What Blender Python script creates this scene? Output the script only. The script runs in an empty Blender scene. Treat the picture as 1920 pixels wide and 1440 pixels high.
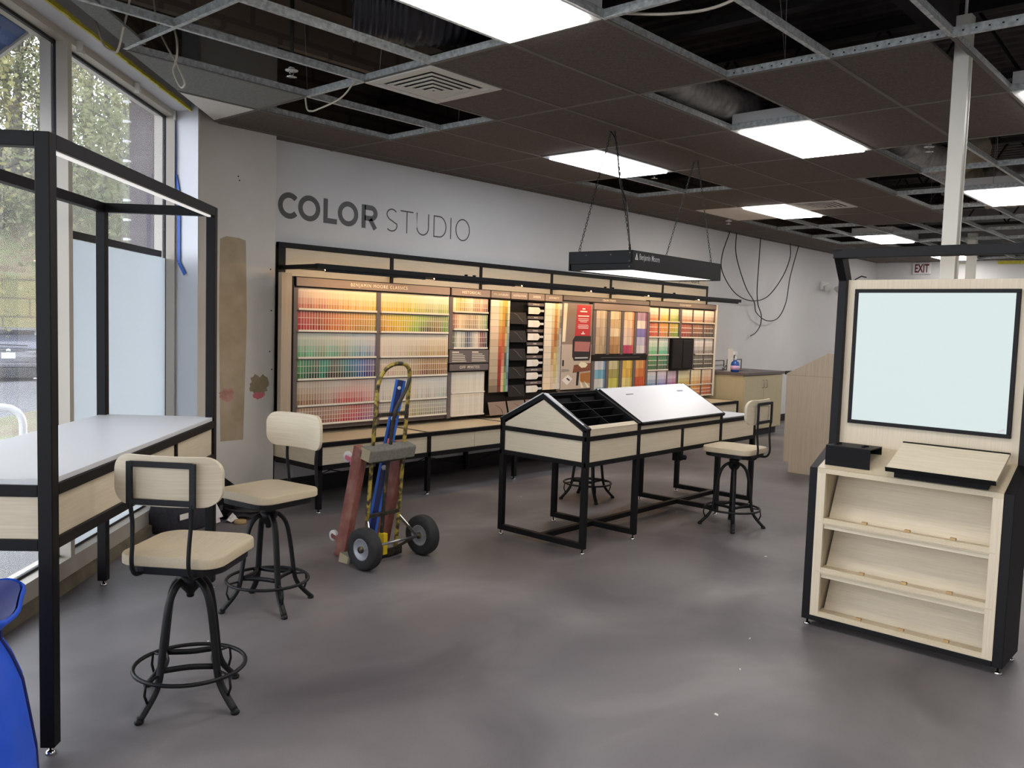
import bpy, math, random
from math import sin, cos, pi, radians as RAD, sqrt, atan2
from mathutils import Vector, Matrix
random.seed(7)
D = bpy.data
SC = bpy.context.scene
COL = SC.collection

# ------------------------------------------------------------------ colour / materials
def lin(c):
    c = c / 255.0
    return c / 12.92 if c <= 0.04045 else ((c + 0.055) / 1.055) ** 2.4
def RGB(r, g, b): return (lin(r), lin(g), lin(b), 1.0)

def new_mat(name):
    m = D.materials.new(name); m.use_nodes = True
    nt = m.node_tree
    return m, nt, nt.nodes['Principled BSDF'], nt.nodes['Material Output']

def plain(name, c, rough=0.5, metal=0.0, spec=0.5, noise=0.0, nscale=30.0, bump=0.0, alpha=None):
    m, nt, b, o = new_mat(name)
    b.inputs['Base Color'].default_value = RGB(*c)
    b.inputs['Roughness'].default_value = rough
    b.inputs['Metallic'].default_value = metal
    b.inputs['Specular IOR Level'].default_value = spec
    if noise or bump:
        tc = nt.nodes.new('ShaderNodeTexCoord')
        n = nt.nodes.new('ShaderNodeTexNoise'); n.inputs['Scale'].default_value = nscale; n.inputs['Detail'].default_value = 4
        nt.links.new(tc.outputs['Object'], n.inputs['Vector'])
        if noise:
            r = nt.nodes.new('ShaderNodeValToRGB')
            lo = tuple(max(0, x * (1 - noise)) for x in c); hi = tuple(min(255, x * (1 + noise)) for x in c)
            r.color_ramp.elements[0].position = .3; r.color_ramp.elements[1].position = .7
            r.color_ramp.elements[0].color = RGB(*lo); r.color_ramp.elements[1].color = RGB(*hi)
            nt.links.new(n.outputs['Fac'], r.inputs['Fac']); nt.links.new(r.outputs['Color'], b.inputs['Base Color'])
        if bump:
            bp = nt.nodes.new('ShaderNodeBump'); bp.inputs['Strength'].default_value = bump; bp.inputs['Distance'].default_value = .01
            nt.links.new(n.outputs['Fac'], bp.inputs['Height']); nt.links.new(bp.outputs['Normal'], b.inputs['Normal'])
    return m

def grain(name, c0, c1, scale, rough=0.45, nscale=1.0, detail=5):
    m, nt, b, o = new_mat(name)
    b.inputs['Roughness'].default_value = rough
    tc = nt.nodes.new('ShaderNodeTexCoord'); mp = nt.nodes.new('ShaderNodeMapping')
    mp.inputs['Scale'].default_value = scale
    n = nt.nodes.new('ShaderNodeTexNoise'); n.inputs['Scale'].default_value = nscale; n.inputs['Detail'].default_value = detail
    n.inputs['Roughness'].default_value = .65
    r = nt.nodes.new('ShaderNodeValToRGB')
    r.color_ramp.elements[0].position = .32; r.color_ramp.elements[1].position = .68
    r.color_ramp.elements[0].color = RGB(*c0); r.color_ramp.elements[1].color = RGB(*c1)
    nt.links.new(tc.outputs['Object'], mp.inputs['Vector']); nt.links.new(mp.outputs['Vector'], n.inputs['Vector'])
    nt.links.new(n.outputs['Fac'], r.inputs['Fac']); nt.links.new(r.outputs['Color'], b.inputs['Base Color'])
    return m

def glow(name, c, strength, base=(240, 240, 240)):
    m, nt, b, o = new_mat(name)
    b.inputs['Base Color'].default_value = RGB(*base)
    b.inputs['Roughness'].default_value = .5
    b.inputs['Emission Color'].default_value = RGB(*c)
    b.inputs['Emission Strength'].default_value = strength
    return m

def mix_noise(name, stops, nscale, detail=4, rough=.5, mapscale=(1, 1, 1), distort=0.0, fine=0.0, bump=0.0, spec=.5):
    """noise driven colour ramp with any number of stops, plus optional fine speckle"""
    m, nt, b, o = new_mat(name)
    b.inputs['Roughness'].default_value = rough
    b.inputs['Specular IOR Level'].default_value = spec
    tc = nt.nodes.new('ShaderNodeTexCoord'); mp = nt.nodes.new('ShaderNodeMapping'); mp.inputs['Scale'].default_value = mapscale
    n = nt.nodes.new('ShaderNodeTexNoise'); n.inputs['Scale'].default_value = nscale; n.inputs['Detail'].default_value = detail
    n.inputs['Distortion'].default_value = distort
    r = nt.nodes.new('ShaderNodeValToRGB')
    while len(r.color_ramp.elements) < len(stops): r.color_ramp.elements.new(.5)
    for e, (p, c) in zip(r.color_ramp.elements, stops): e.position = p; e.color = RGB(*c)
    L = nt.links.new
    L(tc.outputs['Object'], mp.inputs['Vector']); L(mp.outputs['Vector'], n.inputs['Vector']); L(n.outputs['Fac'], r.inputs['Fac'])
    out = r.outputs['Color']
    if fine:
        n2 = nt.nodes.new('ShaderNodeTexNoise'); n2.inputs['Scale'].default_value = 170; n2.inputs['Detail'].default_value = 3
        L(tc.outputs['Object'], n2.inputs['Vector'])
        mr = nt.nodes.new('ShaderNodeMapRange'); mr.inputs['From Min'].default_value = .3; mr.inputs['From Max'].default_value = .7
        mr.inputs['To Min'].default_value = 1 - fine; mr.inputs['To Max'].default_value = 1 + fine
        L(n2.outputs['Fac'], mr.inputs['Value'])
        mx = nt.nodes.new('ShaderNodeMix'); mx.data_type = 'RGBA'; mx.blend_type = 'MULTIPLY'; mx.inputs[0].default_value = 1
        L(out, mx.inputs[6]); L(mr.outputs['Result'], mx.inputs[7]); out = mx.outputs[2]
    L(out, b.inputs['Base Color'])
    if bump:
        bp = nt.nodes.new('ShaderNodeBump'); bp.inputs['Strength'].default_value = bump; bp.inputs['Distance'].default_value = .01
        L(n.outputs['Fac'], bp.inputs['Height']); L(bp.outputs['Normal'], b.inputs['Normal'])
    return m

def brick_mat(name, c1, c2, mortar, w, h, mortar_size=.02, rough=.8, rot=None):
    m, nt, b, o = new_mat(name)
    b.inputs['Roughness'].default_value = rough
    tc = nt.nodes.new('ShaderNodeTexCoord'); mp = nt.nodes.new('ShaderNodeMapping')
    mp.inputs['Rotation'].default_value = rot or (pi / 2, 0, 0)
    t = nt.nodes.new('ShaderNodeTexBrick')
    t.inputs['Color1'].default_value = RGB(*c1); t.inputs['Color2'].default_value = RGB(*c2); t.inputs['Mortar'].default_value = RGB(*mortar)
    t.inputs['Scale'].default_value = 1; t.inputs['Mortar Size'].default_value = mortar_size
    t.inputs['Brick Width'].default_value = w; t.inputs['Row Height'].default_value = h
    nt.links.new(tc.outputs['Object'], mp.inputs['Vector']); nt.links.new(mp.outputs['Vector'], t.inputs['Vector'])
    nt.links.new(t.outputs['Color'], b.inputs['Base Color'])
    return m

def vcol_mat(name, rough=.5):
    m, nt, b, o = new_mat(name)
    a = nt.nodes.new('ShaderNodeVertexColor'); a.layer_name = 'Col'
    nt.links.new(a.outputs['Color'], b.inputs['Base Color'])
    b.inputs['Roughness'].default_value = rough
    return m

def glass_mat(name, dust=.06):
    m, nt, b, o = new_mat(name)
    nt.nodes.remove(b)
    tr = nt.nodes.new('ShaderNodeBsdfTransparent'); tr.inputs['Color'].default_value = (.93, .96, .95, 1)
    gl = nt.nodes.new('ShaderNodeBsdfGlossy'); gl.inputs['Roughness'].default_value = .02
    df = nt.nodes.new('ShaderNodeBsdfTranslucent'); df.inputs['Color'].default_value = (.9, .9, .9, 1)
    fr = nt.nodes.new('ShaderNodeFresnel'); fr.inputs['IOR'].default_value = 1.45
    m1 = nt.nodes.new('ShaderNodeMixShader'); m2 = nt.nodes.new('ShaderNodeMixShader')
    nt.links.new(fr.outputs['Fac'], m1.inputs['Fac']); nt.links.new(tr.outputs[0], m1.inputs[1]); nt.links.new(gl.outputs[0], m1.inputs[2])
    m2.inputs['Fac'].default_value = dust
    nt.links.new(m1.outputs[0], m2.inputs[1]); nt.links.new(df.outputs[0], m2.inputs[2])
    nt.links.new(m2.outputs[0], o.inputs['Surface'])
    return m

def film_mat(name):
    m, nt, b, o = new_mat(name)
    nt.nodes.remove(b)
    t = nt.nodes.new('ShaderNodeBsdfTranslucent'); t.inputs['Color'].default_value = RGB(226, 230, 232)
    d = nt.nodes.new('ShaderNodeBsdfDiffuse'); d.inputs['Color'].default_value = RGB(226, 230, 232)
    mx = nt.nodes.new('ShaderNodeMixShader'); mx.inputs['Fac'].default_value = .45
    nt.links.new(t.outputs[0], mx.inputs[1]); nt.links.new(d.outputs[0], mx.inputs[2]); nt.links.new(mx.outputs[0], o.inputs['Surface'])
    return m

def leaf_mat(name, c0, c1):
    m, nt, b, o = new_mat(name)
    oi = nt.nodes.new('ShaderNodeTexCoord'); n = nt.nodes.new('ShaderNodeTexNoise'); n.inputs['Scale'].default_value = 1.2; n.inputs['Detail'].default_value = 3
    r = nt.nodes.new('ShaderNodeValToRGB'); r.color_ramp.elements[0].color = RGB(*c0); r.color_ramp.elements[1].color = RGB(*c1)
    r.color_ramp.elements[0].position = .35; r.color_ramp.elements[1].position = .65
    nt.links.new(oi.outputs['Object'], n.inputs['Vector']); nt.links.new(n.outputs['Fac'], r.inputs['Fac'])
    nt.nodes.remove(b)
    d = nt.nodes.new('ShaderNodeBsdfDiffuse'); t = nt.nodes.new('ShaderNodeBsdfTranslucent'); mx = nt.nodes.new('ShaderNodeMixShader')
    mx.inputs['Fac'].default_value = .4
    nt.links.new(r.outputs['Color'], d.inputs['Color']); nt.links.new(r.outputs['Color'], t.inputs['Color'])
    nt.links.new(d.outputs[0], mx.inputs[1]); nt.links.new(t.outputs[0], mx.inputs[2]); nt.links.new(mx.outputs[0], o.inputs['Surface'])
    return m

M = {}
M['wood_h'] = grain('maple laminate, level grain', (200, 185, 158), (213, 200, 175), (4, 4, 150))
M['wood_v'] = grain('maple laminate, upright grain', (196, 181, 155), (210, 196, 172), (150, 150, 4))
M['wood_top'] = grain('maple laminate, shelf', (188, 172, 143), (200, 185, 157), (5, 150, 150))
M['wood_dark'] = grain('tan laminate, upright grain', (176, 158, 134), (190, 173, 150), (70, 70, 2))
M['cab'] = grain('almond cabinet laminate', (188, 175, 140), (196, 184, 150), (60, 60, 3))
M['black'] = plain('black powder coat', (13, 12, 13), .5, spec=.22)
M['iron'] = plain('satin black iron', (18, 18, 19), .5, 0, spec=.3, noise=.15, nscale=14)
M['blackmatte'] = plain('matte black board', (11, 11, 11), .7, spec=.2)
M['ink'] = plain('black ink', (28, 27, 27), .6)
M['whitelam'] = plain('white laminate', (212, 211, 213), .35)
M['greylam'] = plain('pale grey laminate', (205, 206, 208), .4)
M['wall'] = mix_noise('light grey wall paint', [(.35, (211, 210, 208)), (.65, (217, 216, 214))], 1.3, rough=.6)
M['wallold'] = mix_noise('worn cream wall paint', [(.3, (206, 200, 190)), (.7, (218, 213, 204))], 2.2, rough=.7)
M['jamb'] = plain('white drywall', (206, 206, 210), .6)
M['stain'] = mix_noise('bare tan patch', [(.3, (168, 150, 122)), (.7, (186, 168, 140))], 6, rough=.8)
M['stain_olive'] = mix_noise('olive paint scab', [(.3, (132, 122, 92)), (.7, (160, 140, 112))], 14, rough=.8)
M['stain_red'] = mix_noise('red paint scab', [(.3, (168, 118, 104)), (.7, (196, 150, 138))], 14, rough=.8)
M['stain_pink'] = plain('pink paint smear', (205, 110, 118), .8)
M['glue'] = mix_noise('dried brown adhesive', [(.3, (140, 116, 78)), (.7, (182, 164, 132))], 9, rough=.8)
M['base_black'] = plain('black rubber cove base', (24, 23, 24), .55)
M['floor'] = mix_noise('mottled grey vinyl floor', [(.28, (82, 78, 81)), (.45, (104, 99, 101)), (.58, (115, 110, 111)), (.74, (136, 130, 131))],
                       1.0, detail=4, rough=.45, mapscale=(1, 1.25, 1), distort=.5, fine=.05)
M['tile'] = mix_noise('black painted mineral tile', [(.3, (96, 88, 82)), (.7, (110, 101, 95))], 60, rough=.9, fine=.18, spec=.2)
M['tilegrey'] = mix_noise('dark grey mineral tile', [(.3, (128, 128, 125)), (.7, (142, 142, 138))], 60, rough=.9, fine=.15, spec=.2)
M['tilewhite'] = mix_noise('white mineral tile', [(.3, (222, 218, 210)), (.7, (232, 228, 221))], 60, rough=.9, fine=.05, spec=.2)
M['galv'] = plain('galvanized tee', (186, 190, 188), .5, .1, noise=.15, nscale=40)
M['tblack'] = plain('black tee flange', (104, 98, 92), .6)
M['deck'] = mix_noise('dark roof deck', [(.3, (62, 57, 54)), (.7, (84, 79, 76))], 5, rough=.8)
M['joist'] = plain('dark steel joist', (50, 47, 45), .7)
M['cmu'] = brick_mat('dusty brown block', (104, 91, 77), (114, 100, 85), (88, 77, 66), .4, .2)
M['white'] = plain('white enamel', (228, 228, 226), .4)
M['offwhite'] = plain('off white enamel', (212, 210, 202), .45)
M['ventgap'] = plain('vent shadow gap', (60, 60, 60), .8)
M['lamp'] = glow('lit troffer lens', (255, 250, 246), 15.0)
M['lampcool'] = glow('lit blueish troffer lens', (240, 246, 255), 15.0)
M['boxlamp'] = glow('lit lamp panel', (255, 250, 244), 1.6)
M['lightbox'] = glow('lit lightbox panel', (224, 240, 238), .80, (70, 74, 74))
M['led'] = glow('warm led strip', (255, 208, 150), 46.0)
M['ledwhite'] = glow('white led strip', (255, 252, 246), .6)
M['lampreflector'] = plain('troffer reflector', (235, 235, 233), .5)
M['chrome'] = plain('chrome', (205, 205, 205), .15, 1.0)
M['steel'] = plain('brushed steel', (160, 160, 160), .3, .9)
M['alum'] = plain('champagne aluminium', (186, 178, 166), .45, .25)
M['gasket'] = plain('black gasket', (22, 22, 24), .6)
M['curb'] = mix_noise('stained concrete curb', [(.3, (92, 84, 66)), (.7, (126, 118, 98))], 8, rough=.85)
M['yellow'] = mix_noise('yellow foam strip', [(.3, (190, 180, 50)), (.7, (220, 208, 84))], 20, rough=.8)
M['glass'] = glass_mat('dusty window glass', .065)
M['film'] = film_mat('white window film')
M['bluetape'] = plain('blue masking tape', (45, 88, 172), .55)
M['tarp'] = plain('blue nylon fabric', (36, 90, 218), .42, noise=.1, nscale=3)
M['tarpdark'] = plain('navy lining', (18, 28, 96), .6)
M['awning'] = plain('blue awning canvas', (22, 60, 128), .7)
M['awningpale'] = plain('pale blue valance', (54, 85, 139), .7)
M['mauve'] = plain('taupe header board', (140, 122, 112), .5)
M['taupe'] = plain('dark taupe plastic', (104, 94, 92), .5)
M['bin'] = plain('brown plastic pocket', (134, 112, 94), .4)
M['darkbin'] = plain('dark brown plastic pocket', (30, 24, 21), .4, spec=.25)
M['cream_ink'] = plain('cream lettering', (240, 228, 206), .5)
M['white_ink'] = plain('white lettering', (240, 238, 234), .5)
M['sign_ink'] = plain('charcoal vinyl lettering', (74, 74, 72), .5)
M['exitred'] = plain('dark red lettering', (104, 22, 22), .5)
M['clear'] = plain('pale acrylic lip', (236, 228, 210), .25)
M['card'] = vcol_mat('paint colour card')
M['red'] = plain('red board', (186, 48, 50), .5)
M['rubber'] = plain('black tyre rubber', (38, 38, 38), .75, noise=.12, nscale=40)
M['wheelrim'] = plain('grey wheel rim', (158, 160, 164), .4, .3)
M['truckpaint'] = mix_noise('chipped yellow and black paint', [(.36, (38, 33, 26)), (.46, (92, 78, 36)), (.56, (172, 150, 62))], 26, detail=3, rough=.5)
M['truckdark'] = mix_noise('worn black paint', [(.35, (32, 29, 26)), (.62, (58, 50, 38)), (.72, (128, 112, 50))], 26, detail=3, rough=.5)
M['truckyellow'] = plain('yellow paint', (216, 186, 26), .5)
M['dollyred'] = mix_noise('worn red wood', [(.3, (116, 66, 58)), (.55, (140, 84, 74)), (.75, (158, 118, 100))], 9, rough=.75)
M['carpet'] = mix_noise('grey carpet wrap', [(.3, (106, 104, 94)), (.7, (128, 125, 114))], 60, rough=.95)
M['paleend'] = plain('raw wood end', (176, 160, 130), .8)
M['pink'] = plain('pink caster fork', (206, 108, 128), .5)
M['bluelevel'] = plain('blue level edge', (46, 104, 196), .35, .3)
M['navylevel'] = plain('dark blue level web', (14, 26, 84), .35)
M['vial'] = plain('clear vial', (212, 214, 220), .2)
M['pole'] = plain('cream pole enamel', (208, 204, 192), .5)
M['foil'] = mix_noise('silver foil duct', [(.3, (150, 146, 138)), (.7, (206, 202, 196))], 14, rough=.4, bump=.8)
M['beigeduct'] = mix_noise('beige insulated duct', [(.3, (166, 152, 128)), (.7, (196, 184, 160))], 10, rough=.7, bump=.6)
M['plasticblack'] = plain('black plastic sleeve', (34, 32, 38), .3, bump=.6, nscale=9)
M['whitecable'] = plain('cream cable', (196, 186, 170), .5)
M['blackcable'] = plain('black cable', (26, 25, 25), .5)
M['bag'] = plain('charcoal canvas', (46, 45, 52), .8, noise=.15, nscale=60)
M['toolwhite'] = plain('white plastic', (214, 208, 206), .5)
M['toolred'] = plain('red handle', (176, 44, 52), .4)
M['kraft'] = plain('kraft card', (178, 148, 104), .8)
M['towel'] = plain('white paper', (232, 226, 216), .8)
M['spray'] = plain('blue cleaner', (34, 84, 168), .15)
M['pinklabel'] = plain('pink label', (214, 178, 214), .5)
M['asphalt'] = mix_noise('grey asphalt', [(.3, (74, 74, 76)), (.7, (83, 83, 86))], 3, rough=.9)
M['concrete'] = mix_noise('pale concrete walk', [(.3, (103, 102, 100)), (.7, (112, 111, 108))], 2, rough=.9)
M['bank'] = mix_noise('leafy hillside', [(.25, (71, 61, 44)), (.45, (90, 81, 61)), (.6, (83, 87, 56)), (.8, (106, 99, 83))], 1.6, detail=8, rough=.95, bump=.4)
M['blockwall'] = brick_mat('mossy retaining block', (96, 89, 56), (86, 84, 49), (67, 61, 40), 1.5, .62, .03)
M['brickpier'] = brick_mat('mauve brown masonry', (81, 65, 61), (77, 62, 58), (90, 77, 72), .4, .2, .012)
M['bark'] = mix_noise('grey bark', [(.3, (63, 57, 51)), (.7, (89, 84, 77))], 5, rough=.9)
M['leaf_a'] = leaf_mat('olive yellow leaves', (110, 106, 71), (139, 134, 97))
M['leaf_b'] = leaf_mat('dusty green leaves', (89, 95, 68), (125, 124, 93))
M['leaf_c'] = leaf_mat('tan autumn leaves', (116, 102, 78), (145, 135, 113))
M['leaf_g'] = leaf_mat('green shrub leaves', (54, 78, 39), (95, 110, 65))
M['carpaint'] = plain('silver grey car paint', (99, 99, 102), .25, .5)
M['carglass'] = plain('dark car glass', (52, 54, 60), .08)
M['carglass_pale'] = plain('reflecting rear glass', (93, 95, 107), .1)
M['tail'] = plain('red tail lamp', (128, 24, 38), .2)
M['carblack'] = plain('black bumper plastic', (38, 38, 39), .5)
M['paperscrap'] = plain('pale scrap', (206, 200, 192), .8)

# ------------------------------------------------------------------ mesh builder
class MB:
    def __init__(s): s.v = []; s.f = []; s.m = []; s.s = []; s.c = None
    def add(s, vs, fs, mat=0, smooth=False, cols=None):
        o = len(s.v); s.v += [tuple(p) for p in vs]
        for i, f in enumerate(fs):
            s.f.append(tuple(o + k for k in f)); s.m.append(mat); s.s.append(smooth)
            if s.c is not None: s.c.append(cols[i] if cols else (.5, .5, .5, 1))
        return s
    def box(s, x0, x1, y0, y1, z0, z1, mat=0):
        v = [(x, y, z) for x in (x0, x1) for y in (y0, y1) for z in (z0, z1)]
        return s.add(v, [(0, 1, 3, 2), (4, 6, 7, 5), (0, 4, 5, 1), (2, 3, 7, 6), (0, 2, 6, 4), (1, 5, 7, 3)], mat)
    def obox(s, c, a, b, d, mat=0):
        c, a, b, d = Vector(c), Vector(a), Vector(b), Vector(d)
        v = [c + i * a + j * b + k * d for i in (-1, 1) for j in (-1, 1) for k in (-1, 1)]
        return s.add(v, [(0, 1, 3, 2), (4, 6, 7, 5), (0, 4, 5, 1), (2, 3, 7, 6), (0, 2, 6, 4), (1, 5, 7, 3)], mat)
    def bar(s, p, q, w, h, up=(0, 0, 1), mat=0):
        p, q = Vector(p), Vector(q); d = (q - p)
        if d.length < 1e-6: return s
        dn = d.normalized(); up = Vector(up)
        sx = dn.cross(up)
        if sx.length < 1e-4: sx = dn.cross(Vector((1, 0, 0)))
        sx.normalize(); uz = sx.cross(dn).normalized()
        return s.obox((p + q) / 2, d / 2, sx * w / 2, uz * h / 2, mat)
    def tube(s, pts, r, n=8, closed=False, mat=0, flat=None, smooth=True):
        """round (or elliptical when flat=(rx, ry)) section swept along pts with carried frame"""
        P = [Vector(p) for p in pts]; N = len(P)
        R = r if isinstance(r, (list, tuple)) else [r] * N
        T = []
        for i in range(N):
            if closed: t = P[(i + 1) % N] - P[i - 1]
            else: t = P[min(i + 1, N - 1)] - P[max(i - 1, 0)]
            T.append(t.normalized() if t.length > 1e-9 else Vector((0, 0, 1)))
        a = T[0].orthogonal().normalized() if flat is None else None
        if flat is not None:
            a = Vector((0, 0, 1)).cross(T[0])
            if a.length < 1e-3: a = Vector((1, 0, 0)).cross(T[0])
            a.normalize()
        vs = []; fs = []
        for i in range(N):
            a = (a - T[i] * a.dot(T[i])); a.normalize(); b = T[i].cross(a)
            for k in range(n):
                an = 2 * pi * k / n
                if flat is None: vs.append(P[i] + (a * cos(an) + b * sin(an)) * R[i])
                else: vs.append(P[i] + a * cos(an) * flat[0] + b * sin(an) * flat[1])
        m = N if closed else N - 1
        for i in range(m):
            j = (i + 1) % N
            for k in range(n):
                k2 = (k + 1) % n
                fs.append((i * n + k, i * n + k2, j * n + k2, j * n + k))
        if not closed:
            fs.append(tuple(reversed(range(n)))); fs.append(tuple((N - 1) * n + k for k in range(n)))
        return s.add(vs, fs, mat, smooth)
    def lathe(s, prof, c=(0, 0, 0), n=20, axis=(0, 0, 1), mat=0, smooth=True, caps=True):
        ax = Vector(axis).normalized(); a = ax.orthogonal().normalized(); b = ax.cross(a); c = Vector(c)
        vs = []; fs = []; P = len(prof)
        for (r, z) in prof:
            for k in range(n):
                an = 2 * pi * k / n
                vs.append(c + ax * z + (a * cos(an) + b * sin(an)) * max(r, 1e-5))
        for i in range(P - 1):
            for k in range(n):
                k2 = (k + 1) % n
                fs.append((i * n + k, i * n + k2, (i + 1) * n + k2, (i + 1) * n + k))
        if caps: fs.append(tuple(reversed(range(n)))); fs.append(tuple((P - 1) * n + k for k in range(n)))
        return s.add(vs, fs, mat, smooth)
    def prism(s, poly, axis, h0, h1, mat=0):
        n = len(poly)
        def pt(p, h): return {'x': (h, p[0], p[1]), 'y': (p[0], h, p[1]), 'z': (p[0], p[1], h)}[axis]
        v = [pt(p, h0) for p in poly] + [pt(p, h1) for p in poly]
        f = [tuple(reversed(range(n))), tuple(range(n, 2 * n))] + [(i, (i + 1) % n, n + (i + 1) % n, n + i) for i in range(n)]
        return s.add(v, f, mat)
    def quad(s, a, b, c, d, mat=0): return s.add([a, b, c, d], [(0, 1, 2, 3)], mat)
    def xform(s, Mx): s.v = [tuple(Mx @ Vector(p)) for p in s.v]; return s
    def mesh(s, name, mats, org=(0, 0, 0)):
        me = D.meshes.new(name)
        ox, oy, oz = org
        me.from_pydata([(x - ox, y - oy, z - oz) for x, y, z in s.v], [], s.f)
        for m in mats: me.materials.append(m)
        if len(mats) > 1: me.polygons.foreach_set('material_index', s.m)
        me.polygons.foreach_set('use_smooth', s.s)
        if s.c is not None:
            at = me.color_attributes.new('Col', 'FLOAT_COLOR', 'CORNER')
            dat = []
            for p in me.polygons:
                for _ in range(p.loop_total): dat += list(s.c[p.index])
            at.data.foreach_set('color', dat)
        me.validate(); me.update()
        return me

def mats_of(m): return [M[k] for k in m] if isinstance(m, (list, tuple)) else [M[m]]
def tagit(o, label=None, cat=None, group=None, kind=None):
    if label: o['label'] = label
    if cat: o['category'] = cat
    if group: o['group'] = group
    if kind: o['kind'] = kind
    return o
def bevel(o, w, seg=2):
    b = o.modifiers.new('edge', 'BEVEL'); b.width = w; b.segments = seg; b.limit_method = 'ANGLE'; b.angle_limit = RAD(40)
    return o
def link(name, me): o = D.objects.new(name, me); COL.objects.link(o); return o
def thing(name, label, cat, loc=(0, 0, 0), rz=0.0, group=None):
    o = D.objects.new(name, None); COL.objects.link(o); o.location = loc; o.rotation_euler = (0, 0, rz); o.empty_display_size = .1
    return tagit(o, label, cat, group)
ORG = {}
def part(root, name, mb, m, bev=0, label=None, world=True):
    """a mesh part under root; world=True: mb is in world metres and root is unrotated"""
    org = (0, 0, 0)
    r = root
    if world:
        org = ORG.get(root.name) or tuple(root.location)
    o = link(name, mb.mesh(name, mats_of(m), org)); o.parent = root
    if world: ORG[o.name] = org
    if label: o['label'] = label
    if bev: bevel(o, bev)
    return o
def solo(name, label, cat, mb, m, org=(0, 0, 0), group=None, bev=0, kind=None):
    o = link(name, mb.mesh(name, mats_of(m), org)); o.location = org
    ORG[o.name] = tuple(org)
    if bev: bevel(o, bev)
    return tagit(o, label, cat, group, kind)
def struct(name, mb, m, label=None, parent=None, bev=0):
    o = link(name, mb.mesh(name, mats_of(m))); o['kind'] = 'structure'
    if label: o['label'] = label
    if parent: o.parent = parent; del o['kind']
    if bev: bevel(o, bev)
    ORG[o.name] = (0, 0, 0)
    return o
def copy_tree(o, parent=None):
    c = o.copy(); COL.objects.link(c)
    if parent: c.parent = parent
    for ch in list(o.children): copy_tree(ch, c)
    return c

_txt = {}
def text_mb(s, size, spacing=1.0, bold=0.0, align='CENTER', xs=1.0, ext=.0006):
    """flat lettering as (verts, faces) in its own x-y plane"""
    cu = D.curves.new('lettering', 'FONT'); cu.body = s; cu.size = size; cu.align_x = align; cu.align_y = 'CENTER'
    cu.space_character = spacing; cu.offset = bold; cu.extrude = ext; cu.resolution_u = 3
    o = D.objects.new('lettering', cu); COL.objects.link(o)
    dg = bpy.context.evaluated_depsgraph_get(); dg.update()
    me = D.meshes.new_from_object(o.evaluated_get(dg))
    vs = [(v.co.x * xs, v.co.y, v.co.z) for v in me.vertices]; fs = [tuple(p.vertices) for p in me.polygons]
    D.objects.remove(o); D.meshes.remove(me); D.curves.remove(cu)
    return vs, fs
def letters(root, s, size, org, xd, yd, m, spacing=1.0, bold=0.0, align='CENTER', xs=1.0, name='lettering', label=None, mb=None):
    vs, fs = text_mb(s, size, spacing, bold, align, xs)
    xd, yd = Vector(xd).normalized(), Vector(yd).normalized(); zd = xd.cross(yd); og = Vector(org)
    out = mb or MB()
    out.add([og + xd * a + yd * b + zd * c for a, b, c in vs], fs)
    if mb is None: return part(root, name, out, m, label=label)
WX, WZ = (1, 0, 0), (0, 0, 1)      # lettering on things that face -y

ORD = 'zeroth first second third fourth fifth sixth seventh eighth ninth tenth eleventh twelfth thirteenth fourteenth fifteenth sixteenth seventeenth eighteenth nineteenth twentieth twenty-first twenty-second twenty-third twenty-fourth twenty-fifth twenty-sixth twenty-seventh twenty-eighth twenty-ninth thirtieth'.split()
def foot(mb, x, y, z=.03):
    mb.lathe([(.019, 0), (.019, .006), (.012, .012), (.006, .014), (.006, z + .002)], (x, y, 0), 10)
# ------------------------------------------------------------------ camera
CAMH = 1.577
def camera():
    f, yaw, pitch, roll = 1596.1, .730752, .07266, .0309
    cy, sy, cp, sp = cos(yaw), sin(yaw), cos(pitch), sin(pitch)
    fw = Vector((cy * cp, sy * cp, -sp)); r = Vector((sy, -cy, 0)); u = r.cross(fw)
    r2 = r * cos(roll) + u * sin(roll); u2 = u * cos(roll) - r * sin(roll)
    cd = D.cameras.new('camera'); cd.sensor_width = 36; cd.lens = f / 1920 * 36; cd.clip_start = .05; cd.clip_end = 400
    co = D.objects.new('camera', cd); COL.objects.link(co)
    m = Matrix((( r2.x, u2.x, -fw.x, 0), (r2.y, u2.y, -fw.y, 0), (r2.z, u2.z, -fw.z, CAMH), (0, 0, 0, 1)))
    co.matrix_world = m
    SC.camera = co
camera()

# frame of the slanted shop window: s runs along it (towards the long wall), v runs outwards
WA = RAD(45.2); WU = Vector((cos(WA), sin(WA), 0)); WV = Vector((-sin(WA), cos(WA), 0)); WF = Vector((1.106, 3.137, 0))
def W(s, v, z=0.0): p = WF + WU * s + WV * v; return Vector((p.x, p.y, z))
def wbox(mb, s0, s1, v0, v1, z0, z1, mat=0):
    return mb.obox(W((s0 + s1) / 2, (v0 + v1) / 2, (z0 + z1) / 2), WU * (s1 - s0) / 2, WV * (v1 - v0) / 2, Vector((0, 0, (z1 - z0) / 2)), mat)

YW = 6.37; CE = 3.043; XEND = 18.45; TOP = 4.3
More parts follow.
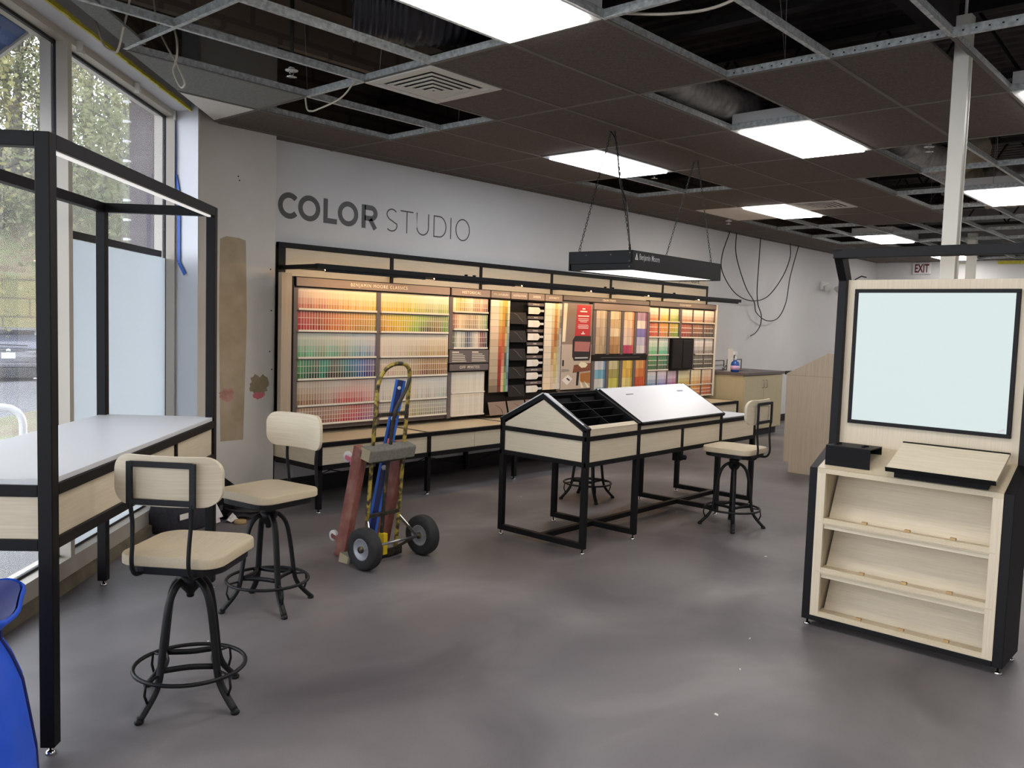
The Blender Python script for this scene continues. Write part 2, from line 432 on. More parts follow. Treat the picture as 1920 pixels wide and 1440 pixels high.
# ------------------------------------------------------------------ shell
p0 = W(-9.5, .95); p1 = W(3.75, .95)
fl = MB(); fl.add([(p0.x, p0.y, 0), (XEND + .2, p0.y, 0), (XEND + .2, YW + .2, 0), (3.05, YW + .2, 0), (3.05, 6.3, 0), (p1.x - .2, p1.y - .25, 0),
                   (p0.x, p0.y, -.1), (XEND + .2, p0.y, -.1), (XEND + .2, YW + .2, -.1), (3.05, YW + .2, -.1), (3.05, 6.3, -.1), (p1.x - .2, p1.y - .25, -.1)],
                  [(0, 1, 2, 3, 4, 5), (11, 10, 9, 8, 7, 6)] + [(i, i + 6, (i + 1) % 6 + 6, (i + 1) % 6) for i in range(6)])
struct('floor', fl, 'floor')
w = MB(); w.box(3.96, XEND + .2, YW, YW + .15, 0, TOP); struct('wall_back', w, 'wall')
w = MB(); w.box(XEND, XEND + .15, -4, YW, 0, TOP); struct('wall_end', w, 'wall')
w = MB(); w.box(p0.x - .2, XEND + .2, p0.y - .15, p0.y, 0, TOP); struct('wall_near', w, 'wall')
w = MB(); w.prism([(3.12, 6.27), (3.177, 6.03), (3.31, 6.245), (3.973, 6.245), (3.973, 6.52), (3.12, 6.52)], 'z', 0, TOP)
colm = struct('wall_corner', w, ['wallold', 'jamb'])
for p in colm.data.polygons:       # the return beside the window is bright white drywall
    if p.normal.x < -.9: p.material_index = 1
# marks left on the corner wall
def blot(cx, cz, rx, rz, n, seed, y=6.2435, jag=.22):
    rr = random.Random(seed); pts = []
    for k in range(n):
        a = 2 * pi * k / n; q = 1 + rr.uniform(-jag, jag)
        pts.append((cx + rx * cos(a) * q, cz + rz * sin(a) * q))
    b = MB(); b.prism(pts, 'y', y, y + .003); return b
b = MB(); b.prism([(3.475, 2.16), (3.53, 2.185), (3.64, 2.18), (3.70, 2.165), (3.71, 1.78), (3.715, 1.5), (3.69, .55), (3.49, .55), (3.47, 1.6)], 'y', 6.2437, 6.246)
part(colm, 'stain', b, 'stain', label='faded tan strip with rounded top')
part(colm, 'stain', blot(3.545, .925, .062, .055, 22, 3), 'stain_red', label='rust red paint blot')
part(colm, 'stain', blot(3.83, .985, .088, .088, 26, 5), 'stain_olive', label='olive brown paint blot')
part(colm, 'stain', blot(3.83, .905, .055, .03, 18, 8, 6.2425), 'stain_pink', label='pink paint smear')
b = MB(); b.prism([(3.32, .0), (3.32, .13), (3.40, .17), (3.52, .15), (3.60, .16), (3.72, .11), (3.86, .13), (3.96, .10), (3.96, 0)], 'y', 6.2425, 6.246)
part(colm, 'stain', b, 'glue', label='brown glue left where base trim was removed')
b = MB(); b.box(3.42, 3.44, 6.242, 6.246, 2.19, 2.33); b.box(3.415, 3.432, 6.242, 6.246, 2.12, 2.2); part(colm, 'stain', b, 'stain', label='thin brown drip mark')
b = MB()
for (x, z) in ((3.63, 2.665), (3.64, 2.635), (3.93, 1.95), (3.94, 1.61), (3.93, 1.27), (3.95, 1.12)): b.lathe([(.006, 0), (.006, .003)], (x, 6.243, z), 8, (0, 1, 0))
part(colm, 'screw_mark', b, 'ink')

b = MB(); b.box(3.975, 11.25, YW - .008, YW, 0, .15); b.box(12.7, XEND, YW - .008, YW, 0, .12); struct('baseboard_back', b, 'base_black')

# ------------------------------------------------------------------ suspended ceiling
def X(i): return 2.165 + 1.222 * i
def Y(j): return 1.30 + .61 * j
LIGHTS = {(0, 2), (3, 2), (3, 5), (6, 5), (9, 5), (6, 1), (3, -1), (12, 5), (0, -1), (-3, -1), (-3, -4), (0, -4), (9, 1), (12, 1), (6, -2), (9, -2)}
OPEN = {(0, 3), (0, 4), (0, 5), (0, 1), (0, 0), (1, 5), (1, 6), (1, 1), (1, 0), (1, -1), (2, -1), (2, 2), (4, 1), (4, 0), (4, -1), (5, 2), (5, 1), (5, 0), (5, -1),
        (6, 2), (6, 0), (6, -1), (7, 2), (7, 1), (7, 0), (8, 3), (8, 2), (8, 1), (8, 0), (9, 3), (9, 2), (9, 0), (4, 5), (4, 6), (7, 6), (7, 5), (8, 5), (8, 6), (9, 6),
        (9, 4), (10, 4), (10, 3), (10, 2), (10, 1), (11, 3), (11, 2), (11, 1), (12, 3), (12, 2), (10, 5), (11, 5), (11, 4), (12, 4), (2, -2), (3, -2), (1, -2), (4, -2), (8, 4),
        (-1, 0), (-1, 1), (-1, 2), (-1, 3), (-1, 4), (-1, 5), (-1, 6), (6, 3) if False else (13, 3)}
def clip(poly, a, b, c):            # keep a*x + b*y <= c
    out = []
    for k in range(len(poly)):
        p, q = poly[k], poly[(k + 1) % len(poly)]
        dp, dq = a * p[0] + b * p[1] - c, a * q[0] + b * q[1] - c
        if dp <= 0: out.append(p)
        if dp * dq < 0:
            t = dp / (dp - dq); out.append((p[0] + (q[0] - p[0]) * t, p[1] + (q[1] - p[1]) * t))
    return out
WC = WV.dot(W(0, .52))
tiles = MB()
for i in range(-5, 14):
    for j in range(-7, 9):
        if (i, j) in LIGHTS or (i, j) in OPEN: continue
        x0, x1, y0, y1 = X(i) + .004, X(i + 1) - .004, Y(j) + .004, (Y(j + 1) - .004 if j < 8 else YW)
        if j == 8 and i < 1: y1 = 6.25
        if (i, j) == (1, 4): x0 = X(1) + .615
        if (i, j) == (6, 4): x0 = X(6) + .615
        x1 = min(x1, XEND - .01)
        if x1 - x0 < .02: continue
        pl = clip([(x0, y0), (x1, y0), (x1, y1), (x0, y1)], WV.x, WV.y, WC)
        if j >= 8 or (j == 7 and i == 0): pl = clip(pl, 0, 1, YW if i >= 1 else 6.24)
        if len(pl) < 3: continue
        if (i, j) == (2, 0): pl = [(5.10, y0), (x1, y0), (x1, y1), (x0, y1), (x0, 1.41), (5.10, 1.41)]
        mat = 1 if (i, j) in ((0, 6), (-1, 5), (-1, 6)) else 2 if (i, j) in ((0, 7), (6, 6), (6, 7) if False else (6, 6)) else 0
        tiles.prism(pl, 'z', CE, CE + .014, mat)
sp_ = [W(1.0, .49), W(1.93, .49), W(1.93, .37), W(1.0, .37)]; tiles.prism([(p.x, p.y) for p in reversed(sp_)], 'z', CE, CE + .014, 1)
ceil = struct('ceiling', tiles, ['tile', 'tilegrey', 'tilewhite'])
# tee bars: black or bare flange below, galvanized web above
web = MB(); fla = MB(); flg = MB()
def bare(i, j): return (i, j) in OPEN or (i, j) in LIGHTS
def tee(p, q, along_x):
    if along_x:
        web.box(p[0], q[0], p[1] - .0025, p[1] + .0025, CE, CE + .042)
        web.box(p[0], q[0], p[1] - .006, p[1] + .006, CE + .03, CE + .042)
    else:
        web.box(p[0] - .0025, p[0] + .0025, p[1], q[1], CE, CE + .042)
        web.box(p[0] - .006, p[0] + .006, p[1], q[1], CE + .03, CE + .042)
for j in range(-7, 9):
    y = Y(j); xs = (WV.y * y - WC) / -WV.x      # where the row meets the window line
    tee((max(X(-5), xs), y), (XEND, y), True)
    for i in range(-5, 14):
        a, b_ = max(X(i), xs), min(X(i + 1), XEND)
        if b_ > a: (flg if bare(i, j) and bare(i, j - 1) else fla).box(a, b_, y - .012, y + .012, CE - .004, CE)
for i in range(-5, 14):
    x = X(i); ye = (WC - WV.x * x) / WV.y
    tee((x, Y(-7)), (x, min(YW, ye)), False)
    for j in range(-7, 9):
        a, b_ = Y(j), min(Y(j + 1), YW, ye)
        if b_ > a: (flg if bare(i, j) and bare(i - 1, j) else fla).box(x - .0119, x + .0119, a, b_, CE - .0041, CE)
part(ceil, 'grid_web', web, 'galv'); part(ceil, 'grid_flange', fla, 'tblack'); part(ceil, 'grid_flange', flg, 'galv')
holes = MB()
for k in range(60):
    x = X(2) - .003; y = -.9 + k * .058
    holes.box(x - .0008, x, y, y + .009, CE + .016, CE + .024)
part(ceil, 'punched_hole', holes, 'ink')['kind'] = 'stuff'
# roof deck, joists and block wall above the tiles
dk = MB()
for k in range(150):
    x = -7 + k * .18
    dk.add([(x, -4, TOP - .05), (x + .05, -4, TOP - .1), (x + .12, -4, TOP - .1), (x + .17, -4, TOP - .05), (x, 7, TOP - .05), (x + .05, 7, TOP - .1), (x + .12, 7, TOP - .1), (x + .17, 7, TOP - .05)],
           [(0, 1, 5, 4), (1, 2, 6, 5), (2, 3, 7, 6)])
dk.box(-7.5, 19, -5, 7, TOP - .04, TOP)
part(ceil, 'roof_deck', dk, 'deck')
for x in (.4, 2.75, 5.15, 7.5, 9.9, 12.3, 14.7, 17.0):
    t = MB(); t.box(x - .05, x + .05, -4, YW, TOP - .2, TOP - .11); t.box(x - .045, x + .045, -4, YW, 3.55, 3.60)
    y = -4; up = True
    while y < 6.2:
        a, b_ = (3.58, TOP - .15) if up else (TOP - .15, 3.58)
        t.tube([(x, y, a), (x, min(y + .35, YW), b_)], .013, 6); y += .35; up = not up
    part(ceil, 'roof_joist', t, 'joist')
bw = MB(); bw.box(3.2, XEND, YW - .012, YW - .002, CE + .06, TOP); part(ceil, 'block_upstand', bw, 'cmu')
bw = MB(); bw.box(2.0, 6.4, 5.0, 5.06, CE + .30, TOP); part(ceil, 'block_upstand', bw, 'cmu')
bw = MB(); bw.box(3.75, 5.6, 1.55, 1.67, 3.35, 3.72); part(ceil, 'roof_beam', bw, 'deck')
# side wall of the ceiling void over the window
bw = MB(); wbox(bw, -9.5, 3.7, .72, .95, 3.2, TOP); part(ceil, 'block_upstand', bw, 'cmu')
# tie wires
tw = MB()
for (x, y, dx) in ((X(1), Y(5) - .15, .1), (X(1), Y(6), -.05), (X(2), Y(6) - .2, .06), (X(2), Y(1) + .25, 0), (X(2), Y(1) + .25, -.3), (X(1), Y(3) + .1, .2), (X(4), Y(5), .1), (X(5), Y(1), 0), (X(6), Y(1) + .3, .1), (X(7), Y(3), 0)):
    tw.tube([(x, y, CE + .04), (x + dx, y + .03, TOP - .1)], .0016, 5)
part(ceil, 'tie_wire', tw, 'steel')

# ------------------------------------------------------------------ troffers
LW = {(0, 2): 'large lit ceiling troffer cut by the top edge, nearest the camera', (3, 2): 'lit ceiling troffer beside an open tile with silver foil duct',
      (3, 5): 'lit ceiling troffer with blue edge film above the hanging lamp', (6, 5): 'lit ceiling troffer beside a white tile and a white slotted vent',
      (9, 5): 'lit far troffer just above the black canopy beam of the lightbox cabinet', (6, 1): 'lit ceiling troffer right of the cream pole under beige ducts',
      (3, -1): 'lit ceiling troffer at the right edge high above the cabinet', (12, 5): 'farthest lit troffer, near the EXIT sign on the end wall'}
for (i, j) in sorted(LIGHTS):
    x0, x1, y0, y1 = X(i) + .006, X(i + 1) - .006, Y(j) + .006, Y(j + 1) - .006
    c = ((x0 + x1) / 2, (y0 + y1) / 2, CE)
    lab = LW.get((i, j), 'unseen ceiling troffer added to light the room from out of view')  # cells without an entry hold unseen troffers added to light the room
    t = thing('ceiling_light', lab, 'ceiling light', c, group='ceiling troffers')
    e = .045
    fr = MB()
    fr.box(x0, x1, y0, y0 + e, CE - .006, CE + .01); fr.box(x0, x1, y1 - e, y1, CE - .006, CE + .01)
    fr.box(x0, x0 + e, y0 + e, y1 - e, CE - .006, CE + .01); fr.box(x1 - e, x1, y0 + e, y1 - e, CE - .006, CE + .01)
    part(t, 'frame', fr, 'white', .002)
    h = MB(); h.box(x0, x1, y0, y0 + .01, CE + .011, CE + .10); h.box(x0, x1, y1 - .01, y1, CE + .011, CE + .10); h.box(x0, x0 + .01, y0 + .01, y1 - .01, CE + .011, CE + .10)
    h.box(x1 - .01, x1, y0 + .01, y1 - .01, CE + .011, CE + .10); h.box(x0, x1, y0, y1, CE + .10, CE + .115)
    part(t, 'housing', h, 'white')
    l = MB(); l.box(x0 + e, x1 - e, y0 + e, y1 - e, CE - .022, CE + .004); part(t, 'lens', l, 'lampcool' if (i, j) == (3, 5) else 'lamp')
    if (i, j) == (3, 5):
        q = MB(); q.box(x0 + .012, x1 - .012, y1 - .04, y1 - .028, CE - .0075, CE - .0062); q.box(x1 - .04, x1 - .028, y0 + .05, y1 - .05, CE - .0075, CE - .0062)
        q.box(x0 + .028, x0 + .04, y0 + .3, y1 - .05, CE - .0075, CE - .0062); part(t, 'edge_film', q, 'bluetape')

# ------------------------------------------------------------------ vents
def vent(x0, y0, label, near=True):
    t = thing('air_vent', label, 'vent', (x0 + .305, y0 + .305, CE), group='white ceiling vents')
    a = .61; f = MB(); e = .06
    z0, z1 = CE - .012, CE - .004
    for k in range(6):
        q0 = e + .042 * k; q1 = q0 + .024
        z = z1 - .006 * k
        for (bx0, bx1, by0, by1) in ((q0, a - q0, q0, q1), (q0, a - q0, a - q1, a - q0), (q0, q1, q1, a - q1), (a - q1, a - q0, q1, a - q1)):
            f.box(x0 + bx0, x0 + bx1, y0 + by0, y0 + by1, z - .004, z)
    part(t, 'louver', f, 'offwhite')
    g = MB(); g.box(x0 + .004, x0 + a, y0 + .004, y0 + e, z0, z1); g.box(x0 + .004, x0 + a, y0 + a - e, y0 + a - .004, z0, z1)
    g.box(x0 + .004, x0 + e, y0 + e, y0 + a - e, z0, z1); g.box(x0 + a - e, x0 + a, y0 + e, y0 + a - e, z0, z1); part(t, 'frame', g, 'offwhite', .003)
    c = MB(); c.box(x0 + .3 - .02, x0 + .33, y0 + .28, y0 + .33, z1 + .03, z1 + .036); c.box(x0 + .03, x0 + a - .03, y0 + .03, y0 + a - .03, CE + .045, CE + .05); part(t, 'backing', c, 'ventgap')
vent(X(1), Y(4), 'white square louvred ceiling vent beside the nearest troffer')
vent(X(6), Y(4), 'white far ceiling vent beside a troffer and white tile')

# ------------------------------------------------------------------ sprinklers
def sprinkler(x, y, z, label, cover=True):
    t = thing('sprinkler', label, 'sprinkler', (x, y, z), group='ceiling sprinklers')
    a = MB(); a.lathe([(.013, .05), (.013, .5)], (x, y, z), 10); part(t, 'drop_pipe', a, 'joist')
    a = MB(); a.lathe([(.02, .03), (.02, .05), (.014, .055), (.014, .08), (.02, .085)], (x, y, z), 12)
    for k in (-1, 1): a.tube([(x + k * .012, y, z + .03), (x + k * .016, y, z + .01), (x, y, z - .012)], .003, 6)
    part(t, 'body', a, 'chrome')
    a = MB(); a.lathe([(.006, -.012), (.03, -.014), (.034, -.016), (.006, -.018)], (x, y, z), 16); part(t, 'deflector', a, 'chrome')
    a = MB(); a.lathe([(.04, .022), (.04, .026), (.02, .03)], (x, y, z), 16); part(t, 'collar', a, 'white')
sprinkler(3.06, 4.65, 3.06, 'bare chrome sprinkler in the open grid near the shop window')
sprinkler(7.30, 4.73, 3.06, 'white sprinkler in the dark opening behind the blue edged troffer')
sprinkler(7.39, 2.20, 3.06, 'white sprinkler in the opening just left of the cream pole')
sprinkler(10.5, 5.6, CE - .05, 'small sprinkler poking through the white ceiling tile')

# ------------------------------------------------------------------ ducts above the open tiles
def flexduct(pts, r, label, m, name='flexible_duct', waves=30):
    P = [Vector(p) for p in pts]; out = []; rr = []
    for k in range(waves * (len(P) - 1) + 1):
        i = min(k // waves, len(P) - 2); t = (k - i * waves) / waves
        out.append(P[i].lerp(P[i + 1], t)); rr.append(r * (1 + .05 * sin(k * 2.1) + .02 * sin(k * .7)))
    b = MB(); b.tube(out, rr, 16); return solo(name, label, 'duct', b, m, org=tuple(P[0]), group='ducts above the ceiling')
def shift(mb, o): return mb
def flex(pts, r, label, m):
    return flexduct(pts, r, label, m)
flex([(4.85, 3.22, 3.27), (5.4, 3.20, 3.24), (6.2, 3.18, 3.26)], .12, 'silver foil flexible duct in the opening behind the central troffer', 'foil')
flex([(7.9, 2.70, 3.34), (8.7, 2.72, 3.30), (9.5, 2.62, 3.30)], .15, 'crumpled foil duct in the opening left of the cream pole', 'foil')
flex([(9.3, 2.35, 3.42), (9.9, 2.75, 3.36), (10.8, 2.75, 3.36)], .16, 'beige insulated duct crossing the openings behind the pole', 'beigeduct')
flex([(11.0, 3.1, 3.40), (11.2, 1.6, 3.40), (11.3, .2, 3.40)], .17, 'foil duct running sideways over the far open grid', 'foil')
flex([(12.6, 3.0, 3.42), (12.6, 2.2, 3.42)], .16, 'short tan duct stub over the far open grid', 'beigeduct')
d = flex([(2.95, 3.90, 3.30), (3.20, 3.72, 3.30), (3.6, 3.50, 3.36)], .20, 'black plastic wrapped duct marked 12 beside the nearest troffer', 'plasticblack')
letters(d, '12', .12, (3.005, 3.665, 3.22), (-.35, -.35, .87), (-.75, .65, .1), 'white_ink', name='marking')
b = MB(); b.box(.6, 4.4, 4.72, 5.0, 3.55, 3.95)
solo('duct', 'long dark sheet metal duct above the open grid near the window', 'duct', b, 'cmu', org=(2.5, 4.86, 3.75), group='ducts above the ceiling')

# ------------------------------------------------------------------ loose cables from the ceiling
def curve(pts, n=10):
    """Catmull-Rom through pts"""
    P = [Vector(p) for p in pts]; P = [P[0] * 2 - P[1]] + P + [P[-1] * 2 - P[-2]]; out = []
    for i in range(1, len(P) - 2):
        a, b, c, d = P[i - 1:i + 3]
        for k in range(n):
            t = k / n
            out.append(.5 * ((2 * b) + (c - a) * t + (2 * a - 5 * b + 4 * c - d) * t * t + (3 * b - a - 3 * c + d) * t ** 3))
    out.append(P[-2]); return out
def cable(label, pts, r, m, group):
    b = MB(); b.tube(curve(pts), r, 6); return solo('cable', label, 'cable', b, m, org=tuple(pts[0]), group=group)
GW = 'loose cream cables hanging from the grid'; GB = 'black cords hanging by the back wall'
cable('cream cable loop hanging over the yellow foam strip by the window', [(2.0, 5.04, 3.40), (2.0, 5.008, 3.276), (2.0, 4.904, 3.112), (2.0, 4.823, 2.997), (2.0, 4.703, 2.942), (2.0, 4.645, 2.945), (2.0, 4.58, 3.046), (2.0, 4.511, 3.166), (2.0, 4.48, 3.3)], .006, 'whitecable', GW)
cable('long cream cable loop dangling in front of the grey ceiling tile', [(2.35, 5.0, 3.5), (2.35, 4.987, 3.374), (2.35, 4.934, 3.213), (2.35, 4.83, 3.088), (2.35, 4.69, 2.945), (2.35, 4.616, 2.846), (2.35, 4.652, 2.825), (2.35, 4.715, 2.882), (2.35, 4.746, 2.94), (2.35, 4.709, 2.992), (2.35, 4.703, 3.079), (2.35, 4.747, 3.189)], .006, 'whitecable', GW)
cable('cream cable sagging below the grid beside the near square vent', [(3.33, 4.35, 3.05), (3.40, 4.60, 2.985), (3.42, 4.88, 2.955), (3.41, 4.95, 2.95), (3.40, 4.98, 2.97), (3.39, 4.99, 3.06)], .006, 'whitecable', GW)
cable('cream cable draped over the grid right of the nearest troffer', [(3.42, 2.44, 3.06), (3.5, 2.2, 3.03), (3.53, 1.95, 3.03), (3.5, 1.6, 3.12)], .007, 'whitecable', GW)
cable('large loop of black cord hanging from ceiling by the back wall', [(11.79, 6.25, 3.06), (11.57, 6.25, 2.66), (11.62, 6.25, 2.40), (12.05, 6.25, 2.12), (12.6, 6.25, 2.03), (13.15, 6.25, 2.12), (13.65, 6.25, 2.45), (13.92, 6.25, 2.8), (13.9, 6.25, 3.06)], .008, 'blackcable', GB)
cable('twin black cord looping lowest, to the right of the large loop', [(12.02, 6.27, 3.06), (12.05, 6.27, 2.7), (12.4, 6.27, 2.25), (12.72, 6.27, 2.02), (12.82, 6.27, 1.85), (13.2, 6.27, 1.73), (13.62, 6.27, 1.78), (13.9, 6.27, 2.05), (14.02, 6.27, 2.5), (14.30, 6.27, 3.06)], .008, 'blackcable', GB)
cable('straight black cord ending in a curled tail by the back wall', [(12.9, 6.3, 3.06), (12.88, 6.3, 2.6), (12.87, 6.3, 2.2), (12.93, 6.3, 1.98), (13.06, 6.3, 1.82), (13.05, 6.3, 1.66), (12.9, 6.3, 1.53), (12.72, 6.3, 1.47)], .008, 'blackcable', GB)

# ------------------------------------------------------------------ shop window
VF, VG, VB = .772, .848, .921          # frame face, glass plane, outside of frame
SJ = 3.63
MUL = [-8.485, -6.755, -5.025, -3.295, -1.565, .16, 1.885]   # left edge of every mullion
b = MB(); wbox(b, -9.5, SJ + .1, .742, .95, 0, .065); struct('trim_1', b, 'curb', 'stained concrete curb under the shop window')
b = MB(); wbox(b, -9.5, SJ + .12, .64, .95, 3.07, 3.24); struct('trim_2', b, 'jamb', 'white drywall soffit over the window')
b = MB()
for k in range(60):
    s0 = -2.0 + k * .0925
    wbox(b, s0, s0 + .092, .628 - random.uniform(0, .004), .64, 3.060 - random.uniform(0, .005), 3.078 + random.uniform(0, .006))
ys = struct('trim_3', b, 'yellow', 'yellow foam strip along the soffit edge')
b = MB(); wbox(b, 3.6, SJ + .12, .60, .95, 3.0, 3.2); b.xform(Matrix.Identity(4))
for n, s0 in enumerate(MUL):
    s1 = MUL[n + 1] if n + 1 < len(MUL) else SJ - .02
    wd = MB(); wbox(wd, s0, s0 + .05, VF, VG - .014, .065, 3.07); wbox(wd, s0, s0 + .05, VG + .014, VB, .065, 3.07)
    wo = struct('window_%d' % (n + 1), wd, 'alum', None)
    g = MB(); wbox(g, s0 + .004, s0 + .046, VG - .014, VG + .014, .065, 3.07)
    wbox(g, s0 + .05, s1, VG - .010, VG + .010, .165, .18); wbox(g, s0 + .05, s1, VG - .010, VG + .010, 3.015, 3.03); part(wo, 'gasket', g, 'gasket')
    r = MB()
    for (a0, a1) in ((VF, VG - .012), (VG + .012, VB)):
        wbox(r, s0 + .05, s1, a0, a1, 3.03, 3.07); wbox(r, s0 + .05, s1, a0, a1, .065, .165)
    part(wo, 'rail', r, 'alum')
    p = MB(); p.add([W(s0 + .05, VG, .175), W(s1, VG, .175), W(s1, VG, 3.02), W(s0 + .05, VG, 3.02)], [(0, 1, 2, 3)]); part(wo, 'pane', p, 'glass')
    if n + 1 == len(MUL):
        j = MB(); wbox(j, SJ - .02, SJ + .03, VF, VG - .014, .065, 3.07); wbox(j, SJ - .02, SJ + .03, VG + .014, VB, .065, 3.07); part(wo, 'jamb', j, 'alum')
        j = MB(); wbox(j, SJ - .016, SJ + .026, VG - .014, VG + .014, .065, 3.07); part(wo, 'gasket', j, 'gasket')
        h = MB()
        for s in (1.99, 2.83): wbox(h, s, s + .018, VF - .03, VF, 3.0, 3.065); wbox(h, s + .018, s + .04, VF - .03, VF - .02, 3.0, 3.012); wbox(h, s + .034, s + .04, VF - .03, VF - .02, 3.0, 3.03)
        wbox(h, 3.585, 3.60, VF - .012, VF, 3.0, 3.065)
        part(wo, 'blind_bracket', h, 'offwhite')
# film on the last bay
f = MB(); wbox(f, 1.93, SJ - .022, VG - .008, VG - .005, .182, 1.975)
solo('window_film', 'translucent white film covering the lower part of the right window bay', 'window film', f, 'film', org=tuple(W(2.8, VG - .006, 1.0)))
f = MB(); wbox(f, 1.93, 3.50, VG - .02, VG - .009, 1.977, 2.022)
solo('film_strip', 'black strip along the top edge of the white window film', 'strip', f, 'gasket', org=tuple(W(2.8, VG - .015, 2.0)))
t = MB()
tp = [(3.125, 6.255, 3.0), (3.126, 6.25, 2.6), (3.135, 6.215, 2.45), (3.135, 6.215, 1.95), (3.15, 6.15, 1.86)]
for a, c in zip(tp, tp[1:]): t.bar((a[0] - .012, a[1], a[2]), (c[0] - .012, c[1], c[2]), .03 if a[2] < 2.7 else .008, .004, up=(1, .25, 0))
solo('masking_tape', 'blue masking tape strip hanging down beside the window jamb', 'tape', t, 'bluetape', org=(3.12, 6.2, 2.4))

# ------------------------------------------------------------------ outside
GZ = -.7
b = MB(); wbox(b, -14, 9, .95, 3.2, -.16, -.02); struct('sidewalk', b, 'concrete')
b = MB(); b.add([W(-20, 3.2, -.06), W(25, 3.2, -.06), W(25, 8.0, -.35), W(-20, 8.0, -.35), W(25, 22, GZ), W(-20, 22, GZ), W(60, 60, GZ), W(-45, 60, GZ)], [(0, 1, 2, 3), (3, 2, 4, 5), (5, 4, 6, 7)])
struct('road', b, 'asphalt')
# planting bed strip
b = MB(); b.add([W(-6, 3.2, .0), W(12, 3.2, .0), W(12, 5.6, -.12), W(-6, 5.6, -.12)], [(0, 1, 2, 3)]); struct('ground', b, 'bank')
def dirpt(az, d, z): return Vector((d * cos(RAD(az)), d * sin(RAD(az)), z))
# retaining wall and hillside: rising behind the lot, facing the shop
def ring(d, z, jit=0): return [dirpt(a, d + (random.uniform(-jit, jit)), z + random.uniform(-jit, jit) * .5) for a in range(40, 112, 3)]
b = MB(); a1, a2 = ring(33, GZ), ring(33, 2.6); n = len(a1)
b.add(a1 + a2, [(i, i + 1, n + i + 1, n + i) for i in range(n - 1)])
a3 = ring(34, 2.6); b.add(a2 + a3, [(i, i + 1, n + i + 1, n + i) for i in range(n - 1)])
struct('outside_retaining_wall', b, 'blockwall')
b = MB(); rows = [ring(33.9, 2.55), ring(38, 5.0, .6), ring(44, 8.0, .7), ring(52, 10.2, .8), ring(62, 11.5, .8)]
for q in range(4):
    n = len(rows[0]); b.add(rows[q] + rows[q + 1], [(i, i + 1, n + i + 1, n + i) for i in range(n - 1)], smooth=True)
struct('hill', b, 'bank')
# brick pier just outside
b = MB(); wbox(b, 4.1, 4.6, .99, 1.29, -.16, 3.6); pier = struct('outside_pier', b, 'brickpier', 'mauve masonry pier outside the window')
for k in range(16):
    b = MB(); z = .9 + .155 * k; wbox(b, 4.075, 4.10, 1.275, 1.295, z, z + .012); wbox(b, 4.07, 4.08, 1.29, 1.33, z - .004, z + .016); part(pier, 'hook', b, 'white')
# blue awning over the next bay
t = thing('awning', 'blue canvas awning outside at the top left corner of the window', 'awning', tuple(W(0, 1.6, 2.9)))
hs = 1.83; vo, zo = 1.45, 2.65
q = MB(); q.add([W(hs, .95, 3.08), W(.4, .95, 3.08), W(.4, vo, zo), W(hs, vo, zo), W(hs, .95, 3.06), W(.4, .95, 3.06), W(.4, vo, zo - .02), W(hs, vo, zo - .02)],
       [(0, 1, 2, 3), (7, 6, 5, 4), (0, 3, 7, 4), (1, 5, 6, 2), (2, 6, 7, 3), (0, 4, 5, 1)]); part(t, 'canopy', q, 'awning')
q = MB(); q.add([W(hs, .955, 3.045), W(.4, .955, 3.045), W(.4, 1.05, 2.964), W(hs, 1.05, 2.964)], [(0, 1, 2, 3)]); part(t, 'hem_band', q, 'awningpale')
q = MB(); q.bar(W(hs, .95, 3.05), W(hs, vo, zo), .03, .03); q.bar(W(hs, vo, zo), W(.4, vo, zo), .03, .03); part(t, 'rafter', q, 'alum')
# trees
def leafcloud(mb, c, rad, n, size, rr):
    for _ in range(n):
        while True:
            p = Vector((rr.uniform(-1, 1), rr.uniform(-1, 1), rr.uniform(-1, 1)))
            if p.length < 1: break
        p = Vector(c) + Vector((p.x * rad[0], p.y * rad[1], p.z * rad[2]))
        a = Vector((rr.uniform(-1, 1), rr.uniform(-1, 1), rr.uniform(-1, 1))).normalized() * size * rr.uniform(.6, 1.3)
        bb = a.orthogonal().normalized() * size * rr.uniform(.5, 1)
        mb.add([p - a - bb * .3, p + a * .2 - bb, p + a, p + a * .2 + bb], [(0, 1, 2, 3)])
def make_tree(h, r, seed, leaf, nleaf):
    rr = random.Random(seed); tk = MB(); lf = MB()
    sp = [Vector((0, 0, -1.0))]
    for k in range(1, 7): sp.append(Vector((rr.uniform(-.25, .25) * k * .3, rr.uniform(-.25, .25) * k * .3, h * k / 6 * .9)))
    tk.tube(curve(sp, 4), [r * (1 - .8 * i / 24) for i in range(25)], 7)
    for k in range(16):
        z = rr.uniform(.25, .95); i = min(int(z * 6 / .95), 5); st = sp[i].lerp(sp[i + 1], rr.random())
        a = rr.uniform(0, 2 * pi); ln = h * rr.uniform(.14, .32) * (1.25 - z * .6)
        en = st + Vector((cos(a) * ln, sin(a) * ln, ln * rr.uniform(.25, .9)))
        mid = st.lerp(en, .5) + Vector((rr.uniform(-.2, .2), rr.uniform(-.2, .2), .15))
        tk.tube(curve([st, mid, en], 4), [r * .3 * (1 - .85 * q / 8) for q in range(9)], 5)
        leafcloud(lf, en, (ln * .75, ln * .75, ln * .6), nleaf, .065, rr); leafcloud(lf, mid, (ln * .6, ln * .6, ln * .5), nleaf // 2, .06, rr)
    return tk, lf
TK = []
for kind, (h, r, seed, lf, nl) in enumerate([(9.0, .20, 11, 'leaf_a', 300), (8.0, .15, 23, 'leaf_b', 300), (10.5, .24, 37, 'leaf_c', 45)]):
    a, b_ = make_tree(h, r, seed, lf, nl); TK.append((a.mesh('trunk', [M['bark']]), b_.mesh('foliage', [M[lf]])))
TL = ['olive leaved tree', 'dusty green tree', 'bare autumn tree']
TP = []
rr = random.Random(5)
